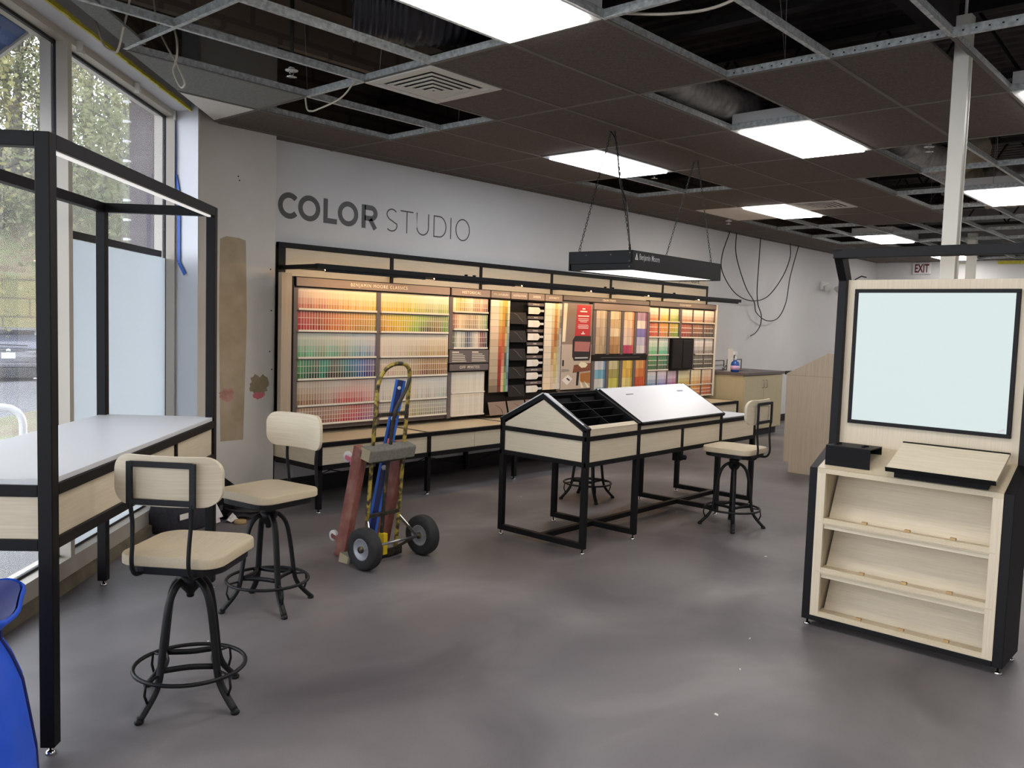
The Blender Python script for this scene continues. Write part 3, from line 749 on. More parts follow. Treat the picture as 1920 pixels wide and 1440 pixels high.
WHERE = ['far left in the window', 'behind the silver car', 'left of the first window mullion', 'seen past the mullion', 'above the white window film', 'beside the masonry pier']
cnt = {}
for row, (d0, d1, z) in enumerate(((35, 38, 3.2), (41, 45, 7.2), (49, 55, 10.2), (22, 24, -.7))):
    azs = [75.0, 72.4, 70.0, 67.8, 65.4, 63.2] if row < 3 else [78.5, 65.0]
    for c, az in enumerate(azs):
        kind = (c + row) % 3; d = rr.uniform(d0, d1); a = az + rr.uniform(-.7, .7)
        if row == 3 and c == 1: kind = 1
        if row == 2: kind = 2
        p = dirpt(a, d, z - .3)
        rowname = ['at the foot of the bank', 'halfway up the bank', 'on top of the bank', 'beside the parking lot'][row]
        o = thing('tree', '%s %s %s' % (TL[kind], rowname, WHERE[c] if row < 3 else ['left of the car', 'in front of the pier'][c]), 'tree', tuple(p), rr.uniform(0, 6), 'trees on the bank outside')
        o.scale = (1, 1, rr.uniform(.9, 1.15))
        for nm, me in (('trunk', TK[kind][0]), ('foliage', TK[kind][1])):
            q = link(nm, me); q.parent = o
# shrubs
for k, (s, v, rad, lab) in enumerate([(.75, 4.3, .55, 'green leafy shrub behind the white hoop rail'), (1.5, 4.6, .5, 'green leafy shrub partly hidden by the desk post'), (.1, 3.9, .42, 'low green shrub at the left edge of the window view')]):
    rr = random.Random(40 + k); lf = MB(); st = MB(); c = W(s, v, .0)
    leafcloud(lf, (c.x, c.y, rad * .75), (rad, rad, rad * .8), 1300, .035, rr)
    for q in range(9):
        a = rr.uniform(0, 6.28); st.tube([(c.x, c.y, -.15), (c.x + cos(a) * rad * .6, c.y + sin(a) * rad * .6, rad * rr.uniform(.8, 1.3))], .01, 5)
    o = thing('shrub', lab, 'shrub', tuple(c), 0, 'shrubs outside the window'); part(o, 'stem', st, 'bark'); part(o, 'foliage', lf, 'leaf_g')
# white hoop rail
p = dirpt(71.85, 8.0, 0); e = Vector((cos(RAD(160)), sin(RAD(160)), 0))
hp = MB(); A = p; B_ = p + e * 1.1
pts = [(A.x, A.y, -.3), (A.x, A.y, .62)] + [tuple(Vector((A.x, A.y, .62)) + e * (.14 - .14 * cos(t)) + Vector((0, 0, .14 * sin(t)))) for t in (RAD(22), RAD(45), RAD(68), RAD(90))]
pts += [tuple(Vector((B_.x, B_.y, .76)) - e * .14)] + [tuple(Vector((B_.x, B_.y, .62)) - e * (.14 - .14 * sin(t)) + Vector((0, 0, .14 * cos(t)))) for t in (RAD(30), RAD(60), RAD(90))] + [(B_.x, B_.y, -.3)]
hp.tube(pts, .03, 10); solo('hoop_rail', 'white bent pipe hoop rail on the walk outside', 'railing', hp, 'white', org=(A.x, A.y, 0))

# car seen from behind (local: +x forward, y across)
cp = dirpt(72.55, 26.3, GZ)
car = thing('car', 'silver grey sport utility car parked outside, seen from behind', 'car', tuple(cp), RAD(74))
secs = [(0.0, .93, .55, .95, .80), (.05, .96, .50, 1.10, .90), (.15, .965, .45, 1.14, .93), (1.0, .965, .40, 1.12, .95), (3.3, .96, .40, 1.05, .95), (4.3, .92, .45, .92, .90), (4.6, .80, .55, .80, .75)]
body = MB(); vs = []; n = 10
for x, hw, zb, zt, tw_ in secs:
    vs += [(x, -hw * .9, zb), (x, -hw, zb + .12), (x, -hw, (zb + zt) / 2), (x, -hw * .985, zt - .05), (x, -tw_ * .97, zt), (x, tw_ * .97, zt), (x, hw * .985, zt - .05), (x, hw, (zb + zt) / 2), (x, hw, zb + .12), (x, hw * .9, zb)]
fs = [tuple(range(n))] + [tuple((len(secs) - 1) * n + k for k in reversed(range(n)))]
for i in range(len(secs) - 1):
    for k in range(n): fs.append((i * n + k, (i + 1) * n + k, (i + 1) * n + (k + 1) % n, i * n + (k + 1) % n))
body.add(vs, fs, 0, True); part(car, 'body', body, 'carpaint', world=False)
cab = MB(); cs = [(.06, .84, 1.10, 1.16), (.42, .70, 1.10, 1.64), (.9, .68, 1.10, 1.70), (2.2, .66, 1.10, 1.68), (3.3, .80, 1.05, 1.08)]
vs = []
for x, hw, zb, zt in cs: vs += [(x, -.88, zb), (x, -hw, zt - .04), (x, -hw * .85, zt), (x, hw * .85, zt), (x, hw, zt - .04), (x, .88, zb)]
fs = [tuple(range(6)), tuple(24 + k for k in reversed(range(6)))]
for i in range(4):
    for k in range(6): fs.append((i * 6 + k, (i + 1) * 6 + k, (i + 1) * 6 + (k + 1) % 6, i * 6 + (k + 1) % 6))
cab.add(vs, fs, 0, True); part(car, 'cabin', cab, 'carpaint', world=False)
g = MB(); g.add([(.07, -.76, 1.16), (.07, .76, 1.16), (.335, .66, 1.52), (.335, -.66, 1.52)], [(0, 1, 2, 3)]); 
for k in range(len(g.v)): g.v[k] = (g.v[k][0] - .02, g.v[k][1], g.v[k][2])
part(car, 'rear_window', g, 'carglass_pale', world=False)
g = MB(); g.prism([(-.62, 1.54), (.62, 1.54), (.56, 1.64), (-.56, 1.64)], 'x', .31, .36); part(car, 'upper_window', g, 'carglass', world=False)
g = MB(); g.obox((.30, 0, 1.68), (.22, 0, .02), (0, .68, 0), (0, 0, .02)); part(car, 'spoiler', g, 'carpaint', world=False, bev=.01)
g = MB(); g.bar((.01, -.45, 1.24), (.02, .35, 1.27), .05, .03); part(car, 'wiper', g, 'carblack', world=False)
for sy in (-1, 1):
    g = MB(); g.box(-.03, .2, sy * .80 - .16 * (sy > 0) * 0 - .10, sy * .80 + .15, .86, 1.12); part(car, 'tail_lamp', g, 'tail', world=False, bev=.02)
    g = MB(); g.lathe([(.05, -.02), (.05, .02), (.04, .02)], (-.06, sy * .62, .36), 14, (1, 0, 0)); part(car, 'exhaust', g, 'chrome', world=False)
for x in (.85, 3.65):
    for sy in (-.80, .80):
        g = MB(); g.lathe([(.22, -.12), (.34, -.12), (.36, -.08), (.36, .08), (.34, .12), (.22, .12)], (x, sy, .36), 22, (0, 1, 0)); wl = part(car, 'wheel', g, 'rubber', world=False)
g = MB(); g.box(-.10, .12, -.90, .90, .38, .66); part(car, 'bumper', g, 'carblack', world=False, bev=.04)
g = MB(); g.box(-.11, .1, -.91, .91, .66, .78); part(car, 'bumper_step', g, 'carpaint', world=False, bev=.03)
g = MB(); g.box(-.035, .02, -.16, .16, .90, 1.05); pl = part(car, 'number_plate', g, 'white', world=False)
g = MB()
for k in range(7):
    if k != 3: g.box(-.038, -.034, .125 - k * .04 - .012, .125 - k * .04 + .012, .935, 1.01)
part(pl, 'plate_mark', g, 'greylam', world=False)
g = MB(); g.lathe([(.055, 0), (.055, .012)], (-.02, 0, 1.105), 16, (-1, 0, 0)); part(car, 'badge', g, 'chrome', world=False)
# ------------------------------------------------------------------ tall window desk (local: x along the window, y towards it)
dk_ = thing('window_desk', 'tall black framed desk with white top along the shop window', 'desk', (WF.x, WF.y, 0), WA)
L_, DP, ps = 1.905, .60, .05; h = ps / 2
for (x, y, lab) in ((0, 0, None), (L_, 0, None), (L_, DP, None), (0, DP, None)):
    p = MB(); p.box(x - h, x + h, y - h, y + h, .03, 2.165); pp = part(dk_, 'post', p, 'black', .003, world=False)
    f = MB(); foot(f, x, y); part(pp, 'levelling_foot', f, 'chrome', world=False)
def rails(z0, z1, name):
    r = MB(); r.box(h, L_ - h, -h, h, z0, z1); r.box(h, L_ - h, DP - h, DP + h, z0, z1); r.box(-h, h, h, DP - h, z0, z1); r.box(L_ - h, L_ + h, h, DP - h, z0, z1)
    return part(dk_, name, r, 'black', .002, world=False)
rails(2.115, 2.165, 'top_rail'); rails(.925, .965, 'table_rail'); rails(.735, .775, 'lower_rail')
q = MB(); q.box(.05, L_ - .05, -.008, .008, 2.106, 2.115); part(dk_, 'led_strip', q, 'ledwhite', world=False)
q = MB(); q.box(-.015, L_ + .015, -.015, DP + .015, .965, .985); part(dk_, 'table_top', q, ['greylam'], .002, world=False)
for k in range(3):
    a, b = .03 + k * .622, .03 + (k + 1) * .622 - .02
    q = MB(); q.box(a, b, -.012, .012, .775, .925); part(dk_, 'drawer_front', q, 'wood_h', .001, world=False)
    if k: q = MB(); q.box(a - .022, a - .002, -.024, .02, .775, .925); part(dk_, 'divider', q, 'black', world=False)
for x in (0, L_):
    q = MB(); q.box(x - .012, x + .012, h, DP - h, .775, .925); part(dk_, 'end_panel', q, 'wood_h', .001, world=False)
q = MB(); q.box(.03, L_ - .03, DP - .012, DP + .012, .775, .925); part(dk_, 'back_panel', q, 'wood_h', world=False)

# ------------------------------------------------------------------ swivel stools (local: +x is the way the sitter faces; legs have their own turn)
def rrect(w, d, r, n=6):
    pts = []
    for cx, cy, a0 in ((w / 2 - r, d / 2 - r, 0), (-w / 2 + r, d / 2 - r, 90), (-w / 2 + r, -d / 2 + r, 180), (w / 2 - r, -d / 2 + r, 270)):
        for k in range(n + 1):
            a = RAD(a0 + 90 * k / n); pts.append((cx + r * cos(a), cy + r * sin(a)))
    return pts
def stool(label, x, y, face, legang, drop=0.0):
    t = thing('swivel_stool', label, 'stool', (x, y, 0), RAD(face), 'swivel stools with laminate seats')
    la = RAD(legang - face)
    prof = [(.018, .512), (.045, .505), (.075, .485), (.098, .45), (.113, .40), (.127, .32), (.138, .24), (.147, .17), (.158, .125), (.180, .085), (.212, .048), (.245, .014)]
    for k in range(4):
        a = la + k * pi / 2; c, s_ = cos(a), sin(a)
        b = MB(); b.tube(curve([(r * c, r * s_, z) for r, z in prof], 3), .015, 8, flat=(.017, .012))
        lg = part(t, 'leg', b, 'iron', world=False)
        f = MB(); f.lathe([(.016, 0), (.018, .004), (.018, .012), (.010, .022)], (.247 * c, .247 * s_, 0), 10); part(lg, 'foot_pad', f, 'iron', world=False)
        f = MB(); f.tube([(.152 * c, .152 * s_, .155), (.215 * c, .215 * s_, .150), (.222 * c, .222 * s_, .10), (.205 * c, .205 * s_, .055)], .0055, 6); part(lg, 'ring_bracket', f, 'iron', world=False)
    b = MB(); b.tube([(.215 * cos(2 * pi * k / 40), .215 * sin(2 * pi * k / 40), .150) for k in range(40)], .0085, 8, closed=True); part(t, 'foot_ring', b, 'iron', world=False)
    for k in range(4):
        a = la + k * pi / 2; b = MB(); pts = []
        for q in range(9):
            u = q / 8; p = Vector((cos(a), sin(a))) * (1 - u) + Vector((cos(a + pi / 2), sin(a + pi / 2))) * u
            rad = .140 * (1 - .16 * sin(pi * u)); pts.append((p.x * rad, p.y * rad, .17))
        b.tube(pts, .006, 6, flat=(.005, .013)); part(t, 'brace', b, 'iron', world=False)
    b = MB(); b.lathe([(.012, .44), (.022, .455), (.036, .47), (.046, .49), (.05, .515), (.038, .522), (.036, .530), (.046, .536), (.03, .542)], (0, 0, 0), 20); part(t, 'hub', b, 'iron', world=False)
    b = MB(); b.lathe([(.012, .43), (.015, .435), (.015, .575)] , (0, 0, 0), 14); b.lathe([(.026, .545), (.026, .551)], (0, 0, 0), 14); part(t, 'screw', b, 'iron', world=False)
    # seat: frame + saddle shaped board
    b = MB(); o_ = rrect(.385, .385, .10); b.prism(o_, 'z', .573, .604); part(t, 'seat_frame', b, 'iron', .003, world=False)
    s_ = MB(); ring = rrect(.405, .41, .075, 8); vs = []; m = len(ring); fs = []
    cx = sum(p[0] for p in ring) / m
    prof2 = [(0.0, .604, 1), (.98, .604, 1), (1.0, .608, 1), (1.0, .638, 1), (.985, .645, 1), (.80, .643, 1), (.55, .637, 1), (.28, .634, 1), (0.02, .633, 1)]
    for sc_, z, _ in prof2[1:]:
        for px, py in ring:
            zz = z
            if z > .63: zz = z + .010 * max(0, (px + .02) / .2) * (1 - min(1, abs(py) / .2)) * (sc_ if sc_ < 1 else 1)
            vs.append((px * sc_, py * sc_, zz))
    K = len(prof2) - 1
    for i in range(K - 1):
        for k in range(m): fs.append((i * m + k, i * m + (k + 1) % m, (i + 1) * m + (k + 1) % m, (i + 1) * m + k))
    fs.append(tuple(reversed(range(m)))); fs.append(tuple((K - 1) * m + k for k in range(m)))
    s_.add(vs, fs, 0, True); seat = part(t, 'seat', s_, 'wood_top', world=False)
    e_ = seat.modifiers.new('sharp', 'EDGE_SPLIT'); e_.split_angle = RAD(45)
    # backrest: curved board, bent rods and flat frame behind
    bk = MB(); o_ = rrect(.43, .190, .065, 6); vs = []; m = len(o_)
    for side in (0, 1):
        for py, pz in o_: vs.append((-.205 + .95 * py * py + (0 if side else -.020), py, .940 + pz))
    gx = MB()
    NY, NZ = 28, 6
    def inside_z(py):
        a = abs(py); r = .065; hw = .215; hh = .095
        if a <= hw - r: return hh
        q = a - (hw - r); return hh - r + sqrt(max(0, r * r - q * q))
    fr = []
    for side, off in ((0, 0), (1, -.020)):
        for i in range(NY + 1):
            py = -.2149 * cos(pi * i / NY); hz = inside_z(py)
            for k in range(NZ + 1): fr.append((-.205 + off + .95 * py * py, py, .940 - hz + 2 * hz * k / NZ))
    ff = []; S = (NY + 1) * (NZ + 1)
    for i in range(NY):
        for k in range(NZ):
            a = i * (NZ + 1) + k
            ff.append((a, a + 1, a + NZ + 2, a + NZ + 1)); ff.append((S + a, S + a + NZ + 1, S + a + NZ + 2, S + a + 1))
        for k in (0, NZ):
            a = i * (NZ + 1) + k; f_ = (a, a + NZ + 1, S + a + NZ + 1, S + a); ff.append(f_ if k == 0 else tuple(reversed(f_)))
    for i in (0, NY):
        for k in range(NZ):
            a = i * (NZ + 1) + k; f_ = (a, S + a, S + a + 1, a + 1); ff.append(f_ if i == 0 else tuple(reversed(f_)))
    gx.add(fr, ff, 0, True); bo = part(t, 'backrest', gx, 'wood_h', world=False)
    e_ = bo.modifiers.new('sharp', 'EDGE_SPLIT'); e_.split_angle = RAD(45)
    for sy in (-.112, .112):
        b = MB(); b.tube(curve([(-.12, sy, .582), (-.175, sy, .572), (-.222, sy, .585), (-.240, sy, .63), (-.235, sy, .70), (-.228, sy * 1.03, .78), (-.232, sy * 1.07, .84), (-.2335, sy * 1.10, .865)], 5), .0085, 8); part(t, 'back_rod', b, 'iron', world=False)
    b = MB(); yy = .124; xx = -.2335
    for sy in (-yy, yy): b.box(xx - .006, xx + .006, sy - .012, sy + .012, .845, 1.015)
    b.box(xx - .005, xx + .005, -yy, yy, .995, 1.017); b.box(xx - .005, xx + .005, -yy, yy, .852, .874)
    b.xform(Matrix.Translation((0.0, 0, 0))); part(t, 'back_frame', b, 'iron', .002, world=False)
    if drop:
        for ch in t.children:
            if ch.name.split('.')[0] in ('seat', 'seat_frame', 'backrest', 'back_rod', 'back_frame'): ch.location.z -= drop
    return t
stool('laminate swivel stool nearest the camera, its backrest turned to us', 1.659, 3.198, 36, 15)
stool('laminate swivel stool by the stained wall, front of its backrest showing', 2.509, 3.984, 188, 78)
stool('laminate swivel stool at the near side of the gabled table', 6.205, 3.156, 92, 30)
stool('swivel stool behind the gabled table, only its legs and ring showing', 6.159, 4.565, 182, 146, .07)

# ------------------------------------------------------------------ gabled centre table
ct = thing('display_table', 'black framed laminate display table with gabled tray and sloping white lid', 'table', (4.61, 3.83, 0))
x0, x1, x2, x3 = 4.63, 5.25, 6.49, 7.115; ya, yb, ym = 3.455, 4.215, 3.835; s2 = .02
EV, RG = .858, 1.066
for x in (x0, x1, x2, x3):
    for y in (ya, yb):
        top = EV if x < 6.6 else .80
        p = MB(); p.box(x - s2, x + s2, y - s2, y + s2, .035, top); pp = part(ct, 'leg', p, 'black', .003)
        f = MB(); foot(f, x, y, .035); part(pp, 'levelling_foot', f, 'chrome')
    r = MB(); r.box(x - s2, x + s2, ya + s2, yb - s2, .035, .075); part(ct, 'floor_rail', r, 'black', .002)
r = MB(); r.box(x0, x3, ym - s2, ym + s2, .036, .074); part(ct, 'stretcher', r, 'black', .002)
for y in (ya, yb):
    r = MB(); r.box(x0 - s2, x3 + s2, y - s2 - .001, y + s2, .603, .636); r.box(x0 - s2, x3 + s2, y - s2 - .001, y + s2, .782, .815); part(ct, 'side_rail', r, 'black', .002)
for x in (x0, x1, x2, x3):
    r = MB(); r.box(x - s2 - .001, x + s2 + .001, ya, yb, .603, .636); r.box(x - s2 - .001, x + s2 + .001, ya, yb, .782, .815); part(ct, 'cross_rail', r, 'black', .002)
# gable ends (sloped bars) and infill
for x in (x0, x1, x2):
    r = MB()
    for (y0, y1) in ((ya - s2, ym), (yb + s2, ym)): r.bar((x, y0, EV - .004), (x, y1, RG - .004), .04, .034)
    part(ct, 'gable_bar', r, 'black', .002)
    g = MB(); g.prism([(ya + s2, .815), (yb - s2, .815), (yb - s2, EV - .02), (ym, RG - .03), (ya + s2, EV - .02)], 'x', x - .008, x + .008); part(ct, 'gable_panel', g, 'wood_h')
    g = MB(); g.box(x - .008, x + .008, ya + s2, yb - s2, .636, .782); part(ct, 'end_panel', g, 'wood_h')
g = MB(); g.box(x3 - .008, x3 + .008, ya + s2, yb - s2, .636, .782); part(ct, 'end_panel', g, 'wood_h')
for y in (ya, yb):
    sg = -1 if y == ya else 1
    for (a, b_) in ((x0, x1), (x1, (x1 + x2) / 2), ((x1 + x2) / 2, x2), (x2, x3)):
        g = MB(); g.box(a + .02, b_ - .02, y + sg * .006 - .008, y + sg * .006 + .008, .636, .782); part(ct, 'side_panel', g, 'wood_h')
    for (a, b_) in ((x0, x1), (x1, x2)):
        g = MB(); g.box(a + .02, b_ - .02, y + sg * .006 - .008, y + sg * .006 + .008, .815, EV + .004); part(ct, 'upper_side_panel', g, 'wood_h')
    g = MB(); g.box((x1 + x2) / 2 - .018, (x1 + x2) / 2 + .018, y - .018, y + .018, .56 if sg < 0 else .636, .79); part(ct, 'mid_post', g, 'black', .002)
g = MB(); g.box(x2 + .02, x3 + .01, ya + .02, yb - .02, .80, .818); part(ct, 'low_top', g, 'whitelam', .001)
g = MB(); g.box(x0 + .02, x3 - .02, ya + .02, yb - .02, .628, .64); part(ct, 'bottom_board', g, 'wood_h')
# sloping tray with black compartments, both slopes
for sg in (-1, 1):
    ye = ym + sg * (ym - ya); sl = Vector((0, ym - ye, RG - EV)).normalized(); nr = Vector((0, -sl.z, sl.y)) if sg < 0 else Vector((0, sl.z, -sl.y) if False else (0, -sl.z, sl.y))
    nr = Vector((1, 0, 0)).cross(sl); nr = nr if nr.z > 0 else -nr
    LEN = sqrt((ym - ye) ** 2 + (RG - EV) ** 2)
    def S(x, t, n_): p = Vector((x, ye, EV)) + sl * t + nr * n_; return p
    a, b_ = x0 + .022, x1 - .022
    tr = MB()
    def slab(m_, xa, xb, t0, t1, n0, n1): m_.obox((S((xa + xb) / 2, (t0 + t1) / 2, (n0 + n1) / 2)), (Vector(((xb - xa) / 2, 0, 0))), sl * (t1 - t0) / 2, nr * (n1 - n0) / 2)
    slab(tr, a, b_, .03, LEN - .01, -.095, -.09)
    for k in range(5): t_ = .03 + (LEN - .045) * k / 4; slab(tr, a, b_, t_ - .003, t_ + .003, -.09, .004)
    for xx in (a + .003, (a + b_) / 2, b_ - .003): slab(tr, xx - .003, xx + .003, .03, LEN - .01, -.09, .004)
    part(ct, 'divided_tray', tr, 'blackmatte')
    g = MB(); slab(g, a - .004, b_ + .004, -.012, .03, -.008, .012); part(ct, 'tray_lip', g, 'wood_h', .001)
    g = MB(); slab(g, x0 - .02, x0 - .002, -.012, LEN, .016, .022) ; slab(g, x0 - .02, x0 + .024, 0, LEN, .014, .017); part(ct, 'tray_edge', g, 'greylam')
    g = MB(); slab(g, x1 + .02, x2 + .012, -.02, LEN - .002, .010, .026); ld = part(ct, 'lid', g, 'whitelam', .001)
    g = MB(); slab(g, x1 + .02, x2 + .014, -.032, -.018, .004, .028); slab(g, x2 + .010, x2 + .02, -.032, LEN, .004, .027); slab(g, x1 + .012, x1 + .02, -.032, LEN, .004, .027); part(ld, 'lid_edge', g, 'black')
    if sg < 0:
        g = MB(); slab(g, 5.50, 5.60, LEN - .10, LEN - .092, .026, .0268); part(ld, 'slot', g, 'ink')
        g = MB(); slab(g, 6.20, 6.40, LEN - .14, LEN - .06, .026, .0272); lb = part(ld, 'sticker', g, 'white')
        g = MB(); slab(g, 6.25, 6.34, LEN - .11, LEN - .09, .0272, .0278); part(lb, 'print', g, 'navylevel')
g = MB(); g.bar((x0 - .02, ym, RG + .004), (x2 + .02, ym, RG + .004), .022, .02); part(ct, 'ridge', g, 'black', .002)
g = MB(); g.box(5.86, 5.93, 3.46, 3.52, .52, .60); g.lathe([(.02, 0), (.02, .03)], (5.9, 3.45, .55), 12, (0, -1, 0)); part(ct, 'cable_clamp', g, 'blackmatte', .004)

# ------------------------------------------------------------------ lightbox cabinet on the right
lc = thing('lightbox_cabinet', 'black and laminate display cabinet with glowing lightbox and three open shelves', 'display cabinet', (4.42, 1.33, 0))
Y0, Y1 = .87, 1.79; XF, XB = 4.42, 4.72
prof = [(XF, .035), (XB + .02, .035), (XB + .03, 1.86), (XB - .05, 1.86), (XB - .06, .985), (XF + .24, .965), (XF + .005, .855)]
for y in (Y0, Y1):
    g = MB(); g.prism(prof, 'y', y - .022, y + .022); part(lc, 'side_panel', g, 'black', .002)
    g = MB(); g.prism([(XB - .05, 1.855), (XB + .03, 1.855), (XB - .07, 2.02), (XB - .15, 2.02), (XB - .145, 1.99)], 'y', y - .022, y + .022); part(lc, 'canopy_arm', g, 'black', .002)
    for x in (XF + .03, XB - .03): f = MB(); foot(f, x, y, .035); part(lc, 'levelling_foot', f, 'chrome')
g = MB(); g.box(XB - .148, XB - .09, Y0 - .03, Y1 + .022, 1.97, 2.022); part(lc, 'canopy_beam', g, 'black', .003)
g = MB(); g.box(XF - .001, XF + .05, Y0 + .022, Y1 - .022, .035, .062); g.box(XF + .03, XF + .06, Y0, Y1, .03, .05); part(lc, 'plinth', g, 'black', .002)
g = MB(); g.box(XB - .02, XB + .01, Y0 + .022, Y1 - .022, .945, 1.862); bp_ = part(lc, 'back_board', g, 'wood_v', .001)
g = MB(); y0, y1, z0, z1 = .935, 1.725, 1.085, 1.812; e = .02; XL = XB - .02
g.box(XL - .018, XL, y0, y1, z0, z0 + e); g.box(XL - .018, XL, y0, y1, z1 - e, z1); g.box(XL - .018, XL, y0, y0 + e, z0 + e, z1 - e); g.box(XL - .018, XL, y1 - e, y1, z0 + e, z1 - e)
lf_ = part(lc, 'lightbox_frame', g, 'black', .002)
g = MB(); g.box(XL - .012, XL - .004, y0 + e, y1 - e, z0 + e, z1 - e); lp = part(lc, 'lightbox_panel', g, 'lightbox')
g = MB(); g.obox((XL - .013, y0 + .045, z0 + .034), (.001, 0, 0), (0, .014, -.006), (0, .002, .005)); part(lp, 'pull_tab', g, 'greylam')
g = MB(); g.box(XF, XB - .018, Y0 + .022, Y1 - .022, .832, .858); part(lc, 'counter_top', g, 'wood_top', .001)
g = MB(); g.prism([(Y0 + .022, .0), (Y1 - .022, .0), (Y1 - .022, .05), (Y0 + .022, .05)], 'x', XF, XF) if False else None
# sloping counter section up to the back board
g = MB(); g.add([(XF + .0, Y0 + .022, .859), (XF, Y1 - .022, .859), (XB - .02, Y1 - .022, .965), (XB - .02, Y0 + .022, .965), (XB - .02, Y0 + .022, .85), (XB - .02, Y1 - .022, .85)],
               [(0, 1, 2, 3)][::1] + [(0, 4, 5, 1), (0, 3, 4), (1, 5, 2), (2, 5, 4, 3)]); part(lc, 'sloped_top', g, 'wood_top')
for y in (Y0 + .022, Y1 - .022 - .045):
    g = MB(); g.box(XF, XF + .02, y, y + .045, .062, .832); part(lc, 'stile', g, 'wood_v', .001)
for q0, q1 in ((Y0 + .022, Y0 + .036), (Y1 - .036, Y1 - .022)): g = MB(); g.box(XF + .02, XB, q0, q1, .062, .832); part(lc, 'inner_side', g, 'wood_v')
g = MB(); g.box(XB - .012, XB, Y0 + .03, Y1 - .03, .062, .832); part(lc, 'inner_back', g, 'wood_h')
for z in (.56, .295, .055):
    g = MB()
    g.box(XF + .002, XF + .018, Y0 + .067, Y1 - .067, z, z + .034)
    g.obox((XF + .13, (Y0 + Y1) / 2, z + .008), (.13, 0, -.006), (0, (Y1 - Y0) / 2 - .04, 0), (.0003, 0, .007)); sh = part(lc, 'shelf', g, 'wood_top', .001)
    g = MB(); g.obox((XF + .185, (Y0 + Y1) / 2, z + .125), (.055, 0, .115), (0, (Y1 - Y0) / 2 - .05, 0), (.006, 0, -.003)); part(lc, 'sloped_back', g, 'wood_h')
    for yy in (1.10, 1.31, 1.52):
        g = MB(); g.obox((XF + .030, yy, z + .038), (.010, 0, 0), (0, .013, 0), (0, 0, .006)); part(sh, 'stop_block', g, 'kraft')
    if z > .1:
        g = MB(); g.box(XF + .012, XF + .03, Y0 + .067, Y1 - .067, z - .022, z); part(sh, 'under_rail', g, 'wood_h')
g = MB(); g.box(XB + .012, XB + .05, Y0 - .01, Y1 + .01, .06, 1.84); part(lc, 'rear_board', g, 'wood_v', .001)
g = MB(); g.tube([(XB + .0, 1.75, 1.86), (XB + .03, 1.72, 1.885), (XB + .05, 1.70, 1.88)], .004, 6); part(lc, 'cord_end', g, 'blackcable')

# black bent metal stand and tilted board on the counter
zz = lambda x: .859 + (x - XF) * .106 / .28
t = thing('metal_stand', 'small black bent metal stand on the cabinet counter, left of the tilted board', 'stand', (4.45, 1.66, .87))
g = MB(); a, b_ = 1.515, 1.745
g.box(4.455, 4.461, a, b_, zz(4.458) + .001, .975); part(t, 'front_plate', g, 'blackmatte', .001)
g = MB(); g.box(4.455, 4.63, a, b_, .975, .981); part(t, 'top_plate', g, 'black', .001)
g = MB(); g.box(4.624, 4.63, a, b_, zz(4.627) + .001, .975); part(t, 'rear_plate', g, 'blackmatte', .001)
for yy in (1.56, 1.70):
    g = MB(); g.tube([(4.53 + .03 * cos(k * pi / 8), yy + .022 * sin(k * pi / 8), .984) for k in range(9)], .004, 6); part(t, 'holder_arc', g, 'blackmatte')
t = thing('tilted_board', 'tilted laminate board on a low black base, on the cabinet counter', 'display stand', (4.5, 1.17, .9))
g = MB(); dxs = Vector((.125, 0, .053)); nr = Vector((-.053, 0, .125)).normalized()
c = Vector((4.505, 1.165, .958))
g.obox(c, dxs, (0, .245, 0), nr * .007); part(t, 'board', g, 'wood_h', .001)
g = MB(); g.obox(c - dxs - Vector((.003, 0, 0)) , (.004, 0, 0), (0, .246, 0), nr * .012); part(t, 'front_lip', g, 'blackmatte')
g = MB(); g.obox(c + dxs + nr * .006, (.003, 0, .001), (0, .246, 0), nr * .006); part(t, 'rear_lip', g, 'blackmatte')
g = MB(); g.prism([(4.40, .866), (4.60, .930), (4.60, .985), (4.40, .897)], 'y', .955, 1.375); part(t, 'base', g, 'blackmatte')
# ------------------------------------------------------------------ hand truck with dolly and level
ht = thing('hand_truck', 'chipped yellow and black hand truck on two fat rubber tyres', 'hand truck', (3.56, 4.17, 0), RAD(3.5))
for sx in (-.255, .255):
    g = MB(); g.lathe([(.070, -.036), (.095, -.042), (.118, -.042), (.130, -.030), (.1345, -.012), (.132, -.010), (.1345, -.007), (.1345, .007), (.132, .010), (.1345, .012), (.130, .030), (.118, .042), (.095, .042), (.070, .036), (.068, .0), (.070, -.036)], (sx, 0, .134), 32, (1, 0, 0), caps=False)
    wl = part(ht, 'tyre', g, 'rubber', world=False)
    g = MB(); g.lathe([(.016, -.032), (.05, -.018), (.062, -.034), (.072, -.036), (.072, .036), (.062, .034), (.05, .018), (.016, .032)], (sx, 0, .134), 26, (1, 0, 0)); rm = part(wl, 'rim', g, 'wheelrim', world=False)
    g = MB(); g.lathe([(.020, -.045), (.022, -.04), (.022, .04), (.020, .045)], (sx, 0, .134), 14, (1, 0, 0)); part(wl, 'hub', g, 'truckdark', world=False)
g = MB(); g.tube([(-.30, 0, .134), (.30, 0, .134)], .009, 8); part(ht, 'axle', g, 'steel', world=False)
def rl(t, z): return .135 - (z - .03) * .085 + t          # lean of the rails
hx = .138
lp = [(-hx, rl(0, .03), .03), (-hx, rl(0, .5), .5), (-hx, rl(0, 1.05), 1.05), (-hx + .004, rl(0, 1.17) - .005, 1.17), (-hx + .03, rl(0, 1.25) - .02, 1.245), (-hx + .09, rl(0, 1.28) - .035, 1.285),
      (hx - .09, rl(0, 1.28) - .035, 1.285), (hx - .03, rl(0, 1.25) - .02, 1.245), (hx - .004, rl(0, 1.17) - .005, 1.17), (hx, rl(0, 1.05), 1.05), (hx, rl(0, .5), .5), (hx, rl(0, .03), .03)]
